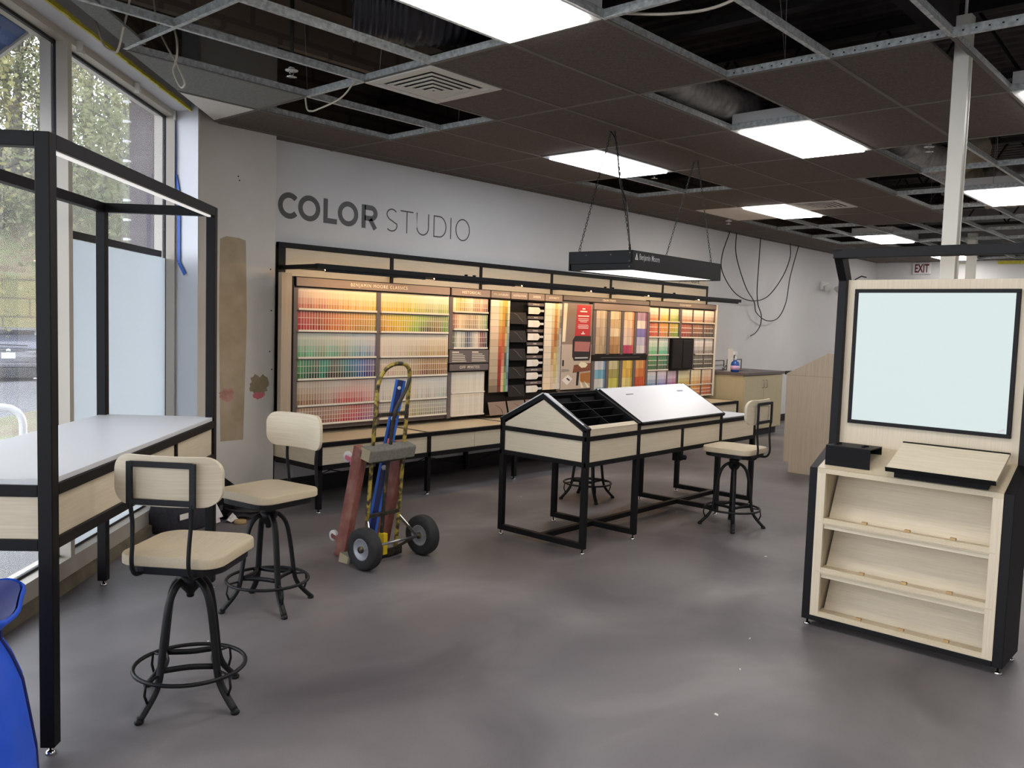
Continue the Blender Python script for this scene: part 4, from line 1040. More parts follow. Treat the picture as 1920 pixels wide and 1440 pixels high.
g = MB(); g.tube(curve(lp, 6), .0135, 10); part(ht, 'loop_frame', g, 'truckpaint', world=False)
g = MB(); g.tube(curve([(.0, rl(-.0, .05), .05), (.0, rl(0, .5), .5), (.0, rl(-.02, .85), .85), (.005, rl(-.03, .98), .98), (.05, rl(-.035, 1.07), 1.07), (.105, rl(-.02, 1.13), 1.14), (hx - .01, rl(0, 1.2) - .012, 1.20)], 6), .0125, 10); part(ht, 'centre_bar', g, 'truckdark', world=False)
for z in (.30, .66, .96): g = MB(); g.box(-hx, hx, rl(-.012, z), rl(.012, z), z - .012, z + .012); part(ht, 'cross_bar', g, 'truckdark', .002, world=False)
g = MB(); g.box(-.165, .165, .10, .40, .008, .018); g.box(-.165, .165, .10, .112, .008, .06); part(ht, 'toe_plate', g, 'truckdark', world=False)
g = MB(); g.box(-.018, .018, .085, .135, .03, .17); part(ht, 'centre_bracket', g, 'truckyellow', .003, world=False)
for sx in (-1, 1):
    g = MB(); g.bar((sx * hx, rl(0, .27), .27), (sx * .205, .0, .134), .022, .008, up=(1, 0, 0)); part(ht, 'wheel_stay', g, 'steel', world=False)
    g = MB(); g.bar((sx * hx, .12, .05), (sx * .19, .0, .134), .018, .006, up=(1, 0, 0)); part(ht, 'wheel_stay', g, 'truckdark', world=False)
# dolly: two red boards with carpeted crossbars, casters on the far face
dl = thing('furniture_dolly', 'red wooden furniture dolly with grey carpeted ends standing on the hand truck', 'dolly', (3.56, 4.17, 0), RAD(3.5))
def dy(z): return .335 - z * .235          # rear (caster side) face
LN = Vector((0, -.235, 1)).normalized(); NR = Vector((0, 1, .235)).normalized()
def DP_(x, z, n_=0): return Vector((x, dy(z), z)) + NR * n_
for sx in (-.20, .145):
    g = MB(); g.obox(DP_(sx, .40, -.045), (.028, 0, 0), LN * .38, NR * .045); part(dl, 'board', g, 'dollyred', .006, world=False)
for z, x0_, x1_ in ((.745, -.225, .175), (.045, -.245, .175)):
    g = MB(); g.obox(DP_((x0_ + x1_) / 2, z, -.115 if z > .5 else -.12), ((x1_ - x0_) / 2, 0, 0), LN * (.042), NR * .05); cb = part(dl, 'crossbar', g, 'carpet', .01, world=False)
    g = MB(); g.obox(DP_(x0_ - .001, z, -.115), (.002, 0, 0), LN * .036, NR * .042); part(cb, 'bar_end', g, 'paleend', world=False)
for sx, z, m_ in ((-.20, .665, 'pink'), (-.20, .13, 'dollyred'), (.145, .665, 'pink'), (.145, .13, 'dollyred')):
    g = MB(); p = DP_(sx, z, .0); g.obox(p + NR * .004, (.025, 0, 0), LN * .03, NR * .004)
    for k in (-.016, .016): g.obox(p + NR * .035 + Vector((k, 0, 0)), (.002, 0, 0), LN * .014, NR * .03)
    cs_ = part(dl, 'caster', g, m_, .001, world=False)
    g = MB(); g.lathe([(.012, -.011), (.034, -.011), (.036, -.008), (.036, .008), (.034, .011), (.012, .011)], p + NR * .062, 20, (1, 0, 0)); part(cs_, 'caster_wheel', g, 'toolwhite', world=False)
    g = MB(); g.lathe([(.014, -.014), (.014, .014)], p + NR * .062, 12, (1, 0, 0)); part(cs_, 'caster_hub', g, m_, world=False)
# blue box level leaning inside the truck
lv = thing('spirit_level', 'long blue spirit level leaning inside the hand truck', 'level', (3.47, 4.33, .02))
A = Vector((3.475, 4.345, .022)); B_ = Vector((3.685, 4.29, 1.172)); dd = (B_ - A).normalized()
sx_ = Vector((.80, -.60, 0)); sx_ = (sx_ - dd * sx_.dot(dd)).normalized(); nn = dd.cross(sx_)
def LV(t, a, n_): return A.lerp(B_, t) + sx_ * a + nn * n_
hl = (B_ - A).length / 2
g = MB(); g.obox(LV(.5, 0, 0), dd * hl, sx_ * .022, nn * .010); wb = part(lv, 'web', g, 'navylevel', .001)
for k in (-1, 1): g = MB(); g.obox(LV(.5, k * .026, 0), dd * hl, sx_ * .0075, nn * .013); part(lv, 'rail', g, 'bluelevel', .001)
for t_ in (.06, .50, .78, .955):
    g = MB(); r0 = .012 if t_ == .955 else .017
    for k in (-1, 1): g.lathe([(r0, 0), (r0, .0135)], LV(t_, 0, 0), 16, nn * k)
    part(lv, 'vial', g, 'vial')
g = MB(); g.obox(LV(.64, 0, 0), dd * .03, sx_ * .012, nn * .0108); part(lv, 'grip_label', g, 'pink')

# ------------------------------------------------------------------ hanging lamp box
lz = 2.13
hb = thing('hanging_lamp', 'black hanging lamp box on four chains above the gabled table', 'lamp', (5.95, 3.87, lz), RAD(2.4))
hw, hd = .725, .285
g = MB()
g.box(-hw, hw, -hd, -hd + .012, -.145, .0); g.box(-hw, hw, hd - .012, hd, -.145, .0); g.box(-hw, -hw + .012, -hd, hd, -.05 - .045, 0); g.box(hw - .012, hw, -hd, hd, -.145, 0)
g.box(-hw + .012, -hw + .024, -hd, hd, -.145, -.08); g.box(-hw, hw, -hd, hd, -.008, 0)
part(hb, 'housing', g, 'black', .002, world=False)
g = MB(); g.box(-hw + .024, hw - .014, -hd + .012, hd - .012, -.136, -.130); part(hb, 'lens', g, 'boxlamp', world=False)
vs, fs = text_mb('Benjamin Moore', .062, 1.0, .001, 'LEFT', .72)
g = MB(); g.add([Vector((-hw + .10, -hd - .0008, -.045)) + Vector((a, 0, b)) for a, b, c in vs], fs); part(hb, 'lettering', g, 'greylam', world=False)
g = MB(); q = [(-hw + .04, -.068), (-hw + .085, -.068), (-hw + .0625, -.016)]
ctr = (-hw + .0625, -.053); q2 = [(ctr[0] + (a - ctr[0]) * .42, ctr[1] + (b - ctr[1]) * .42) for a, b in q]
for i in range(3):
    a, b_, c, d_ = q[i], q[(i + 1) % 3], q2[(i + 1) % 3], q2[i]
    g.add([(p[0], -hd - .0009, p[1]) for p in (a, b_, c, d_)], [(0, 1, 2, 3)])
g.add([(ctr[0] + (a - ctr[0]) * .2, -hd - .0009, ctr[1] + (b - ctr[1]) * .2) for a, b in q], [(0, 1, 2)])
part(hb, 'emblem', g, 'greylam', world=False)
g = MB()
for y in (-.10, .12): g.lathe([(.006, 0), (.006, .004)], (-hw, y, -.03), 10, (-1, 0, 0))
for z in (-.02, -.08, -.12): g.lathe([(.005, 0), (.005, .004)], (-hw, -hd + .02, z), 8, (-1, 0, 0))
part(hb, 'bolt', g, 'steel', world=False)
Rz = Matrix.Rotation(RAD(-2.4), 3, 'Z')
def tolocal(x, y, z): p = Rz @ Vector((x - 5.95, y - 3.87, 0)); return Vector((p.x, p.y, z - lz))
for (cx_, cy_, tx, ty) in ((-hw + .06, -hd + .06, 5.37, 3.85), (-hw + .06, hd - .06, 5.37, 3.88), (hw - .08, -hd + .06, 6.70, 3.90), (hw - .08, hd - .06, 6.70, 3.93)):
    a = Vector((cx_, cy_, .03)); b_ = tolocal(tx, ty, CE); g = MB(); dv = b_ - a; n = int(dv.length / .022); dn = dv.normalized(); s1 = dn.orthogonal().normalized(); s2_ = dn.cross(s1)
    for k in range(n):
        c = a + dv * ((k + .5) / n); sd = s1 if k % 2 else s2_
        g.tube([c + dn * .0145 * cos(t_) + sd * .0075 * sin(t_) for t_ in (0, pi / 3, 2 * pi / 3, pi, 4 * pi / 3, 5 * pi / 3)], .0022, 4, closed=True)
    ch = part(hb, 'chain', g, 'iron', world=False)
    g = MB(); g.tube([(cx_ + .013 * cos(t_ * pi / 6), cy_, .018 + .013 * sin(t_ * pi / 6)) for t_ in range(12)], .003, 6, closed=True); part(ch, 'eye_bolt', g, 'iron', world=False)
g = MB(); g.tube(curve([(-hw + .04, -hd + .045, 0), (-hw + .05, -hd + .10, .35), tolocal(5.40, 3.80, 2.65), tolocal(5.37, 3.83, 2.95), tolocal(5.36, 3.9, CE + .02)], 6), .006, 6); part(hb, 'power_cord', g, 'blackcable', world=False)

# ------------------------------------------------------------------ wall bench with drawer fronts
YB = 5.61; BZ = .565
bx = [4.0 + 1.175 * k for k in range(7)]
bn = thing('wall_bench', 'long low black framed bench with laminate drawer fronts under the paint cards', 'bench', (7.5, 5.98, 0))
for k, x in enumerate(bx):
    for y in (YB + .02, YW - .05):
        g = MB(); g.box(x - .02, x + .02, y - .02, y + .02, .03, BZ - .03); lg = part(bn, 'leg', g, 'black', .002)
        g = MB(); foot(g, x, y); part(lg, 'levelling_foot', g, 'chrome')
g = MB()
for y0_, y1_ in ((YB, YB + .04), (YW - .07, YW - .03)): g.box(bx[0] - .02, bx[-1] + .02, y0_, y1_, BZ - .035, BZ); g.box(bx[0] - .02, bx[-1] + .02, y0_, y1_, .345, .385)
for x in bx: g.box(x - .02, x + .02, YB + .04, YW - .07, BZ - .035, BZ); g.box(x - .02, x + .02, YB + .04, YW - .07, .345, .385)
part(bn, 'frame', g, 'black', .002)
for k in range(6):
    a, b_ = bx[k] + .02, bx[k + 1] - .02; m_ = (a + b_) / 2
    g = MB(); g.box(a, b_, YB + .04, YW - .07, BZ - .02, BZ - .001); part(bn, 'top_board', g, 'wood_top', .001)
    for (p, q_) in ((a, m_ - .002), (m_ + .002, b_)): g = MB(); g.box(p, q_, YB + .012, YB + .03, .385, BZ - .035); part(bn, 'drawer_front', g, 'wood_h', .001)
    g = MB()
    for (p, q_) in (((a, .33), (b_, .06)), ((a, .06), (b_, .33))): g.tube([(p[0], YW - .09, p[1]), (q_[0], YW - .09, q_[1])], .005, 6)
    part(bn, 'cross_brace', g, 'iron')
g = MB(); g.box(bx[0] - .012, bx[0] + .012, YB + .04, YW - .07, .385, BZ - .035); part(bn, 'end_panel', g, 'wood_h')
g = MB(); g.box(bx[-1] - .012, bx[-1] + .012, YB + .04, YW - .07, .385, BZ - .035); part(bn, 'end_panel', g, 'wood_h')

# ------------------------------------------------------------------ wall frame with canopy above the racks
px = [4.075, 5.275, 6.49, 7.67, 8.845, 10.06, 11.275]
wf = thing('wall_frame', 'black wall frame with laminate panels and a canopy rail over the paint racks', 'display frame', (7.7, 6.32, 1.9))
FY = 6.30
for k, x in enumerate(px):
    hw_ = .035 if k == 0 else .02
    g = MB(); g.box(x - hw_, x + hw_, FY, FY + .04, BZ, 2.19); part(wf, 'upright', g, 'black', .002)
    g = MB(); g.box(x - .018, x + .018, 5.79, FY, 1.96, 1.995); part(wf, 'canopy_arm', g, 'black', .002)
g = MB(); g.box(px[0] - .035, px[-1] + .02, FY - .002, FY + .04, 2.145, 2.19); part(wf, 'top_beam', g, 'black', .002)
g = MB(); g.box(px[0] - .035, px[-1] + .02, FY - .002, FY + .04, 1.975, 2.0); part(wf, 'middle_beam', g, 'black', .002)
g = MB(); g.box(px[0] - .018, px[-1] + .018, 5.76, 5.80, 1.955, 1.998); part(wf, 'canopy_rail', g, 'black', .002)
for k in range(6):
    a, b_ = px[k] + .02, px[k + 1] - .02
    g = MB(); g.box(a, b_, FY + .008, FY + .025, 2.0, 2.145); part(wf, 'upper_panel', g, 'wood_h', .001)
    g = MB(); g.box(a, b_, FY + .008, FY + .025, 1.70, 1.975); part(wf, 'lower_panel', g, 'wood_h', .001)
    g = MB(); g.add([(a + .05, 5.772, 1.940), (b_ - .05, 5.772, 1.940), (b_ - .05, 5.797, 1.952), (a + .05, 5.797, 1.952)], [(0, 1, 2, 3)]); part(wf, 'led_strip', g, 'led')
    g = MB(); g.box(a + .04, b_ - .04, 5.765, 5.771, 1.934, 1.956); g.box(b_ - .044, b_ - .036, 5.765, 5.80, 1.934, 1.956); part(wf, 'led_shade', g, 'black')  # black lips added to keep strip light off the upper wall and hide its end
g = MB()
for x in (5.75, 5.86, 8.0, 8.15, 9.5): g.lathe([(.012, 0), (.02, .012), (.0, .018)], (x, 5.78, 1.997), 8)
part(wf, 'clip', g, 'blackmatte')
sg_ = thing('shop_sign', 'cream sign board on top of the wall frame, mostly hidden by the hanging lamp', 'sign', (10.67, 6.3, 2.19))
g = MB(); g.box(10.07, 11.27, FY, FY + .03, 2.19, 2.42); part(sg_, 'board', g, 'wood_h', .001)
letters(sg_, 'Benjamin Moore', .115, (10.66, FY - .001, 2.25), WX, WZ, 'ink', xs=.95)

# ------------------------------------------------------------------ wall lettering COLOR STUDIO
def ribbon(mb, pts, wd, y, closed=False):
    P = [Vector((p[0], 0, p[1])) for p in pts]; N = len(P); L = []; R_ = []
    for i in range(N):
        if closed: a, b_ = P[i - 1], P[(i + 1) % N]
        else: a, b_ = P[max(i - 1, 0)], P[min(i + 1, N - 1)]
        ta = (P[i] - a); tb = (b_ - P[i])
        if ta.length < 1e-6: ta = tb
        if tb.length < 1e-6: tb = ta
        ta.normalize(); tb.normalize(); n1 = Vector((-ta.z, 0, ta.x)); n2 = Vector((-tb.z, 0, tb.x)); n_ = (n1 + n2).normalized(); k = 1 / max(.4, n_.dot(n1))
        L.append(P[i] + n_ * wd / 2 * k); R_.append(P[i] - n_ * wd / 2 * k)
    m = N if closed else N - 1
    vs = [(p.x, y, p.z) for p in L] + [(p.x, y, p.z) for p in R_]
    mb.add(vs, [(i, (i + 1) % N, N + (i + 1) % N, N + i) for i in range(m)])
def arc(cx, cz, rx, rz, a0, a1, n=28): return [(cx + rx * cos(RAD(a0 + (a1 - a0) * k / n)), cz + rz * sin(RAD(a0 + (a1 - a0) * k / n))) for k in range(n + 1)]
zb, zt = 2.403, 2.618; zm = (zb + zt) / 2; YS = YW - .002
wl_ = thing('wall_lettering', 'large charcoal COLOR STUDIO lettering on the back wall', 'sign', (5.2, YS, zm))
st = .046; H2 = (zt - zb) / 2
def glyph(fn):
    b = MB(); fn(b); part(wl_, 'letter', b, 'sign_ink')
glyph(lambda b: ribbon(b, arc(4.078 + .105, zm, .105 - st / 2 + .006, H2 + .004 - st / 2, 42, 318), st, YS))
glyph(lambda b: ribbon(b, arc(4.386, zm, .114 - st / 2, H2 + .004 - st / 2, 0, 354, 40), st, YS, True))
glyph(lambda b: ribbon(b, [(4.534 + st / 2, zt), (4.534 + st / 2, zb + st / 2), (4.68, zb + st / 2)], st, YS))
glyph(lambda b: ribbon(b, arc(4.803, zm, .114 - st / 2, H2 + .004 - st / 2, 0, 354, 40), st, YS, True))
def rr_(b):
    ribbon(b, [(4.958 + st / 2, zb), (4.958 + st / 2, zt)], st, YS)
    ribbon(b, [(4.99, zt - st / 2)] + arc(5.065, zt - .072, .062 - .008, .072 - st / 2, 90, -90, 16) + [(4.99, zt - .144 + st / 2)], st, YS)
    ribbon(b, [(5.055, zb + .088), (5.118, zb)], st, YS)
glyph(rr_)
tn = .0125
def ss(b):
    t_ = .055
    ribbon(b, arc(5.318, zt - .057, .062, .052, 35, 180, 14) + [(5.262, zt - .075), (5.285, zm + .008), (5.315, zm - .004), (5.35, zm - .02), (5.378, zb + .075)] + arc(5.315, zb + .058, .066, .053, 8, -140, 16), tn, YS)
glyph(ss)
glyph(lambda b: (ribbon(b, [(5.423, zt - tn / 2), (5.587, zt - tn / 2)], tn, YS), ribbon(b, [(5.505, zt), (5.505, zb)], tn, YS)))
glyph(lambda b: ribbon(b, [(5.634, zt), (5.634, zb + .075)] + arc(5.711, zb + .08, .077, .075, 180, 360, 18) + [(5.788, zb + .09), (5.788, zt)], tn, YS))
glyph(lambda b: ribbon(b, [(5.862, zb + tn / 2), (5.862, zt - tn / 2), (5.93, zt - tn / 2)] + arc(5.935, zm, .092, H2 - tn / 2, 88, -88, 22) + [(5.93, zb + tn / 2)], tn, YS, True))
glyph(lambda b: ribbon(b, [(6.095, zt), (6.095, zb)], tn, YS))
glyph(lambda b: ribbon(b, arc(6.266, zm, .098, H2, 0, 354, 40), tn, YS, True))
# ------------------------------------------------------------------ paint card racks
RY = 6.10                    # face of the racks
def lerpc(a, b, t): return tuple(a[k] + (b[k] - a[k]) * t for k in range(3))
def stops(cs, t):
    n = len(cs) - 1; i = min(int(t * n), n - 1); return lerpc(cs[i], cs[i + 1], t * n - i)
def cname(c):
    import colorsys
    h, l, s = colorsys.rgb_to_hls(*[max(0, min(255, k)) / 255 for k in c]); h *= 360
    if s < .13 or (l > .82 and s < .45): return 'off white' if l > .74 else 'warm grey' if l > .5 else 'dark grey'
    for lim, nm in ((12, 'red'), (22, 'terracotta'), (34, 'orange tan'), (44, 'golden'), (58, 'yellow'), (80, 'lime'), (150, 'green'), (185, 'teal'), (215, 'blue grey'), (250, 'blue'), (290, 'violet'), (335, 'plum'), (361, 'rose')):
        if h < lim: return ('pale ' if l > .7 else 'deep ' if l < .42 else '') + nm
def col(c): return RGB(*[max(0, min(255, k)) for k in c])
WHITE = (240, 232, 214)
def card_mb(x, w, zb, zt, bands, gaps, y0, slope=.012, t=.003, c=None):
    """a card of stacked colour bands, its right edge standing forward so that cards overlap like shingles"""
    b = MB(); b.c = []
    if c is not None: b = c
    w0 = w; mg = .0035; w = w - mg; sl2 = slope; slope = slope * w / w0
    n = len(bands); H = zt - zb
    for k, cc in enumerate(bands):           # from the top down
        a1 = zt - H * k / n; a0 = zt - H * (k + 1) / n
        g0 = a0 + (gaps if gaps else 0)
        for (lo, hi, q) in ((g0, a1, cc), (a0, g0, WHITE)):
            if hi - lo < 1e-5: continue
            p = [(x, y0, lo), (x + w, y0 - slope, lo), (x + w, y0 - slope, hi), (x, y0, hi)]
            b.add(p, [(0, 1, 2, 3)], 0, False, [col(q)])
    b.add([(x + w, y0 - slope, zb), (x + w0, y0 - sl2, zb), (x + w0, y0 - sl2, zt), (x + w, y0 - slope, zt)], [(0, 1, 2, 3)], 0, False, [col(WHITE)])
    w = w0; slope = sl2
    p = [(x, y0, zb), (x + w, y0 - slope, zb), (x + w, y0 - slope, zt), (x, y0, zt)]; r = [(a, y + t, z) for a, y, z in p]
    b.add(p + r, [(4, 7, 6, 5), (0, 4, 5, 1), (1, 5, 6, 2), (2, 6, 7, 3), (3, 7, 4, 0)], 0, False, [col(WHITE)] * 5)
    return b
ZR = [1.838, 1.622, 1.441, 1.213, 1.030, .805, .642]
ROWN = ['top', 'second', 'third', 'fourth', 'fifth', 'bottom']
LEFTC = [([(250, 226, 200), (250, 232, 196), (248, 234, 190), (250, 240, 196)], [(214, 132, 112), (212, 146, 104), (224, 176, 96), (232, 196, 92)]),
         ([(214, 96, 84), (196, 104, 78), (214, 140, 84), (218, 158, 76), (214, 176, 88)], [(206, 52, 54), (176, 72, 50), (206, 104, 48), (212, 138, 46), (180, 142, 60), (196, 158, 56)]),
         ([(226, 226, 204), (216, 222, 206), (224, 220, 206), (214, 222, 222), (220, 216, 220)], [(132, 190, 128), (112, 186, 140), (154, 170, 140), (112, 186, 158), (154, 158, 138), (130, 180, 178), (122, 158, 188), (168, 162, 186)]),
         ([(120, 184, 116), (80, 160, 110), (130, 138, 116), (70, 180, 146), (128, 124, 108), (110, 158, 146), (84, 150, 178), (110, 148, 198), (132, 128, 182), (152, 138, 168)],
          [(62, 130, 56), (28, 112, 66), (50, 70, 52), (18, 140, 106), (62, 56, 44), (84, 72, 60), (36, 86, 84), (20, 84, 110), (44, 92, 158), (52, 50, 128), (84, 60, 100)]),
         ([(226, 206, 180), (216, 194, 172), (228, 210, 194), (230, 190, 178), (228, 206, 196)], [(190, 146, 108), (172, 124, 94), (194, 160, 138), (214, 84, 78), (216, 122, 116), (206, 168, 164)]),
         ([(206, 164, 128), (190, 150, 124), (204, 160, 140), (218, 110, 98), (196, 150, 162)], [(158, 96, 64), (144, 106, 84), (176, 112, 92), (206, 60, 62), (176, 84, 122), (138, 108, 150)])]
RIGHTC = [([(250, 240, 202), (250, 236, 180), (246, 238, 204), (236, 236, 204)], [(226, 192, 84), (232, 198, 50), (206, 206, 84), (186, 186, 126), (172, 196, 92)]),
          ([(222, 180, 90), (228, 196, 56), (218, 204, 66), (168, 196, 84), (160, 152, 104), (150, 176, 88)], [(202, 136, 34), (218, 172, 22), (222, 186, 26), (140, 178, 44), (84, 76, 48), (132, 106, 48), (96, 150, 50)]),
          ([(234, 226, 208), (232, 220, 200), (232, 214, 184)], [(224, 208, 186), (218, 200, 176), (196, 160, 110), (202, 166, 112)]),
          ([(228, 208, 184), (226, 206, 180), (186, 142, 92), (196, 154, 98)], [(216, 188, 160), (214, 192, 160), (126, 84, 48), (156, 108, 56)]),
          ([(228, 220, 210), (230, 220, 206), (224, 220, 210), (216, 216, 212)], [(214, 204, 200), (222, 208, 170), (206, 200, 184), (190, 192, 186)]),
          ([(206, 196, 186), (212, 198, 160), (196, 190, 172), (186, 186, 180)], [(172, 150, 148), (196, 174, 84), (160, 150, 122), (150, 146, 142)])]
def rack(label, x0, x1, z0, z1, m='taupe', cat='card rack', frame=True):
    t = thing('card_rack', label, cat, ((x0 + x1) / 2, RY + .05, (z0 + z1) / 2), group='paint card racks')
    g = MB(); g.box(x0, x1, RY + .02, RY + .035, z0, z1); part(t, 'back_panel', g, m)
    return t
def header(t, x0, x1, text, size=.034, z0=1.822, z1=1.893, m='mauve', sp=1.25, ink='cream_ink', xs=1.0):
    g = MB(); g.box(x0 + .006, x1 - .006, RY - .035, RY - .02, z0, z1); h_ = part(t, 'header', g, m, .001)
    g = MB(); g.box(x0, x1, RY - .02, RY + .03, z0 - .012, z1 + .008); part(t, 'header_box', g, 'black')
    if text: letters(h_, text, size, ((x0 + x1) / 2, RY - .0362, (z0 + z1) / 2), WX, WZ, ink, sp, xs=xs)
    return h_
cl = rack('wide rack of classics paint cards in two columns, at the left end', 4.03, 5.83, .60, 1.90)
header(cl, 4.06, 5.822, 'BENJAMIN MOORE CLASSICS', .042)
g = MB(); g.box(3.925, 4.022, RY - .03, RY + .02, .60, 1.925); part(cl, 'side_filler', g, 'wood_dark')
g = MB(); g.box(4.022, 4.045, RY - .025, RY + .05, .60, 1.90); part(cl, 'side_edge', g, 'black')
for a, b_ in ((4.045, 4.094), (4.926, 4.975)): g = MB(); g.box(a, b_, RY - .012, RY + .02, .60, 1.822); part(cl, 'divider', g, 'taupe')
N = 30
rest = MB(); rest.c = []      # past three hundred cards, the others go in one object
for side, (xa, xb, cs) in enumerate(((4.096, 4.924, LEFTC), (4.977, 5.822, RIGHTC))):
    for r in range(6):
        zt_, zb_ = ZR[r], ZR[r + 1]
        g = MB(); g.box(xa, xb, RY - .024, RY - .020, zb_ + .002, zb_ + .018); part(cl, 'shelf_lip', g, 'clear')
        g = MB(); g.box(xa - .01, xb, RY - .022, RY + .02, zb_ - .004, zb_ + .002); part(cl, 'shelf', g, 'taupe')
        for k in range(N):
            u = (k + .5) / N; rr = random.Random(side * 1000 + r * 50 + k)
            top, bot = stops(cs[r][0], u), stops(cs[r][1], u)
            j = rr.uniform(-12, 12); jj = [rr.uniform(-9, 9) for _ in range(3)]
            bot = tuple(bot[q] + j + jj[q] for q in range(3))
            deep = r in (1, 3) or (r == 5)
            nb = 3 if r in (1, 3) else 4
            bands = [lerpc(top, bot, (q / (nb - 1)) ** 1.5) for q in range(nb)]
            x = xa + (xb - xa) * k / N
            heap = side == 1 and r > 3
            mb = card_mb(x, (xb - xa) / N + .008, zb_ + .004, zt_ - .008, bands, .004 if deep else .0015, RY + .008, slope=.016, c=rest if heap else None)
            if heap: continue
            lab = '%s swatch card, %s from left in %s row of the %s classics column' % (cname(bot), ORD[k + 1], ROWN[r], 'left' if side == 0 else 'right')
            org = (x + .02, RY, (zb_ + zt_) / 2)
            solo('paint_swatch_card', lab, 'paint card', mb, 'card', org=org, group='paint cards in the classics rack')
hr = rack('narrow rack of historical cards above off whites', 5.835, 6.398, .60, 1.90)
header(hr, 5.838, 6.395, 'HISTORICAL', .040)
for z0, z1 in ((1.29, 1.822), (.60, 1.065)): g = MB(); g.box(5.838, 5.885, RY - .012, RY + .02, z0, z1); part(hr, 'divider', g, 'taupe')
HC = [([(250, 240, 200), (222, 190, 96), (226, 206, 150), (240, 222, 184), (206, 176, 130), (232, 196, 160), (206, 150, 130)], [(240, 226, 180), (206, 172, 60), (186, 160, 108), (222, 200, 152), (170, 128, 88), (216, 160, 120), (112, 70, 62)]),
      ([(176, 120, 92), (232, 204, 160), (204, 178, 136), (196, 170, 130), (216, 206, 160), (132, 160, 110)], [(138, 82, 60), (222, 188, 140), (166, 134, 92), (160, 134, 100), (196, 180, 130), (96, 130, 84)]),
      ([(112, 116, 92), (206, 206, 190), (186, 186, 172), (86, 92, 112), (196, 192, 180), (224, 208, 184), (130, 48, 46), (150, 170, 150)], [(92, 98, 74), (196, 196, 178), (166, 166, 150), (60, 66, 90), (176, 172, 160), (214, 196, 170), (104, 30, 32), (30, 36, 44)])]
for (zt_, zb_), cs in zip(((1.805, 1.655), (1.640, 1.480), (1.465, 1.293)), HC):
    g = MB(); g.box(5.90, 6.385, RY - .024, RY - .020, zb_ + .0, zb_ + .016); part(hr, 'shelf_lip', g, 'clear')
    for k in range(18):
        u = (k + .5) / 18; rr = random.Random(int(zt_ * 1000) + k); j = rr.uniform(-14, 14); tp, bt = stops(cs[0], u), stops(cs[1], u)
        bands = [tuple(q + j for q in lerpc(tp, bt, q_ / 2)) for q_ in range(3)]
        card_mb(5.90 + .485 * k / 18, .485 / 18 + .006, zb_ + .002, zt_, bands, .003, RY + .008, c=rest)
g = MB(); g.box(5.84, 6.395, RY - .03, RY - .018, 1.152, 1.283); tp_ = part(hr, 'text_board', g, 'taupe')
g = MB()
for cx_ in (5.872, 6.15):
    g.box(cx_, cx_ + .095, RY - .0310, RY - .030, 1.255, 1.266)
    for q, wd in enumerate((.15, .18, .18, .185, .20)): g.box(cx_, cx_ + wd * (1.0 if cx_ < 6 else 1.02), RY - .0310, RY - .030, 1.237 - q * .0175, 1.243 - q * .0175)
part(tp_, 'small_print', g, 'cream_ink')
header(hr, 5.838, 6.395, 'OFF WHITES', .042, 1.075, 1.140, 'taupe')
for (zt_, zb_) in ((1.058, .845), (.838, .615)):
    g = MB(); g.box(5.89, 6.36, RY - .024, RY - .020, zb_, zb_ + .012); part(hr, 'shelf_lip', g, 'clear')
    for k in range(20):
        rr = random.Random(int(zt_ * 900) + k); j = rr.uniform(-6, 6); c_ = (236 + j, 226 + j, 206 + j)
        card_mb(5.89 + .47 * k / 20, .47 / 20 + .006, zb_ + .002, zt_, [c_, tuple(q - 5 for q in c_), tuple(q - 8 for q in c_), tuple(q - 10 for q in c_)], .0015, RY + .008, c=rest)

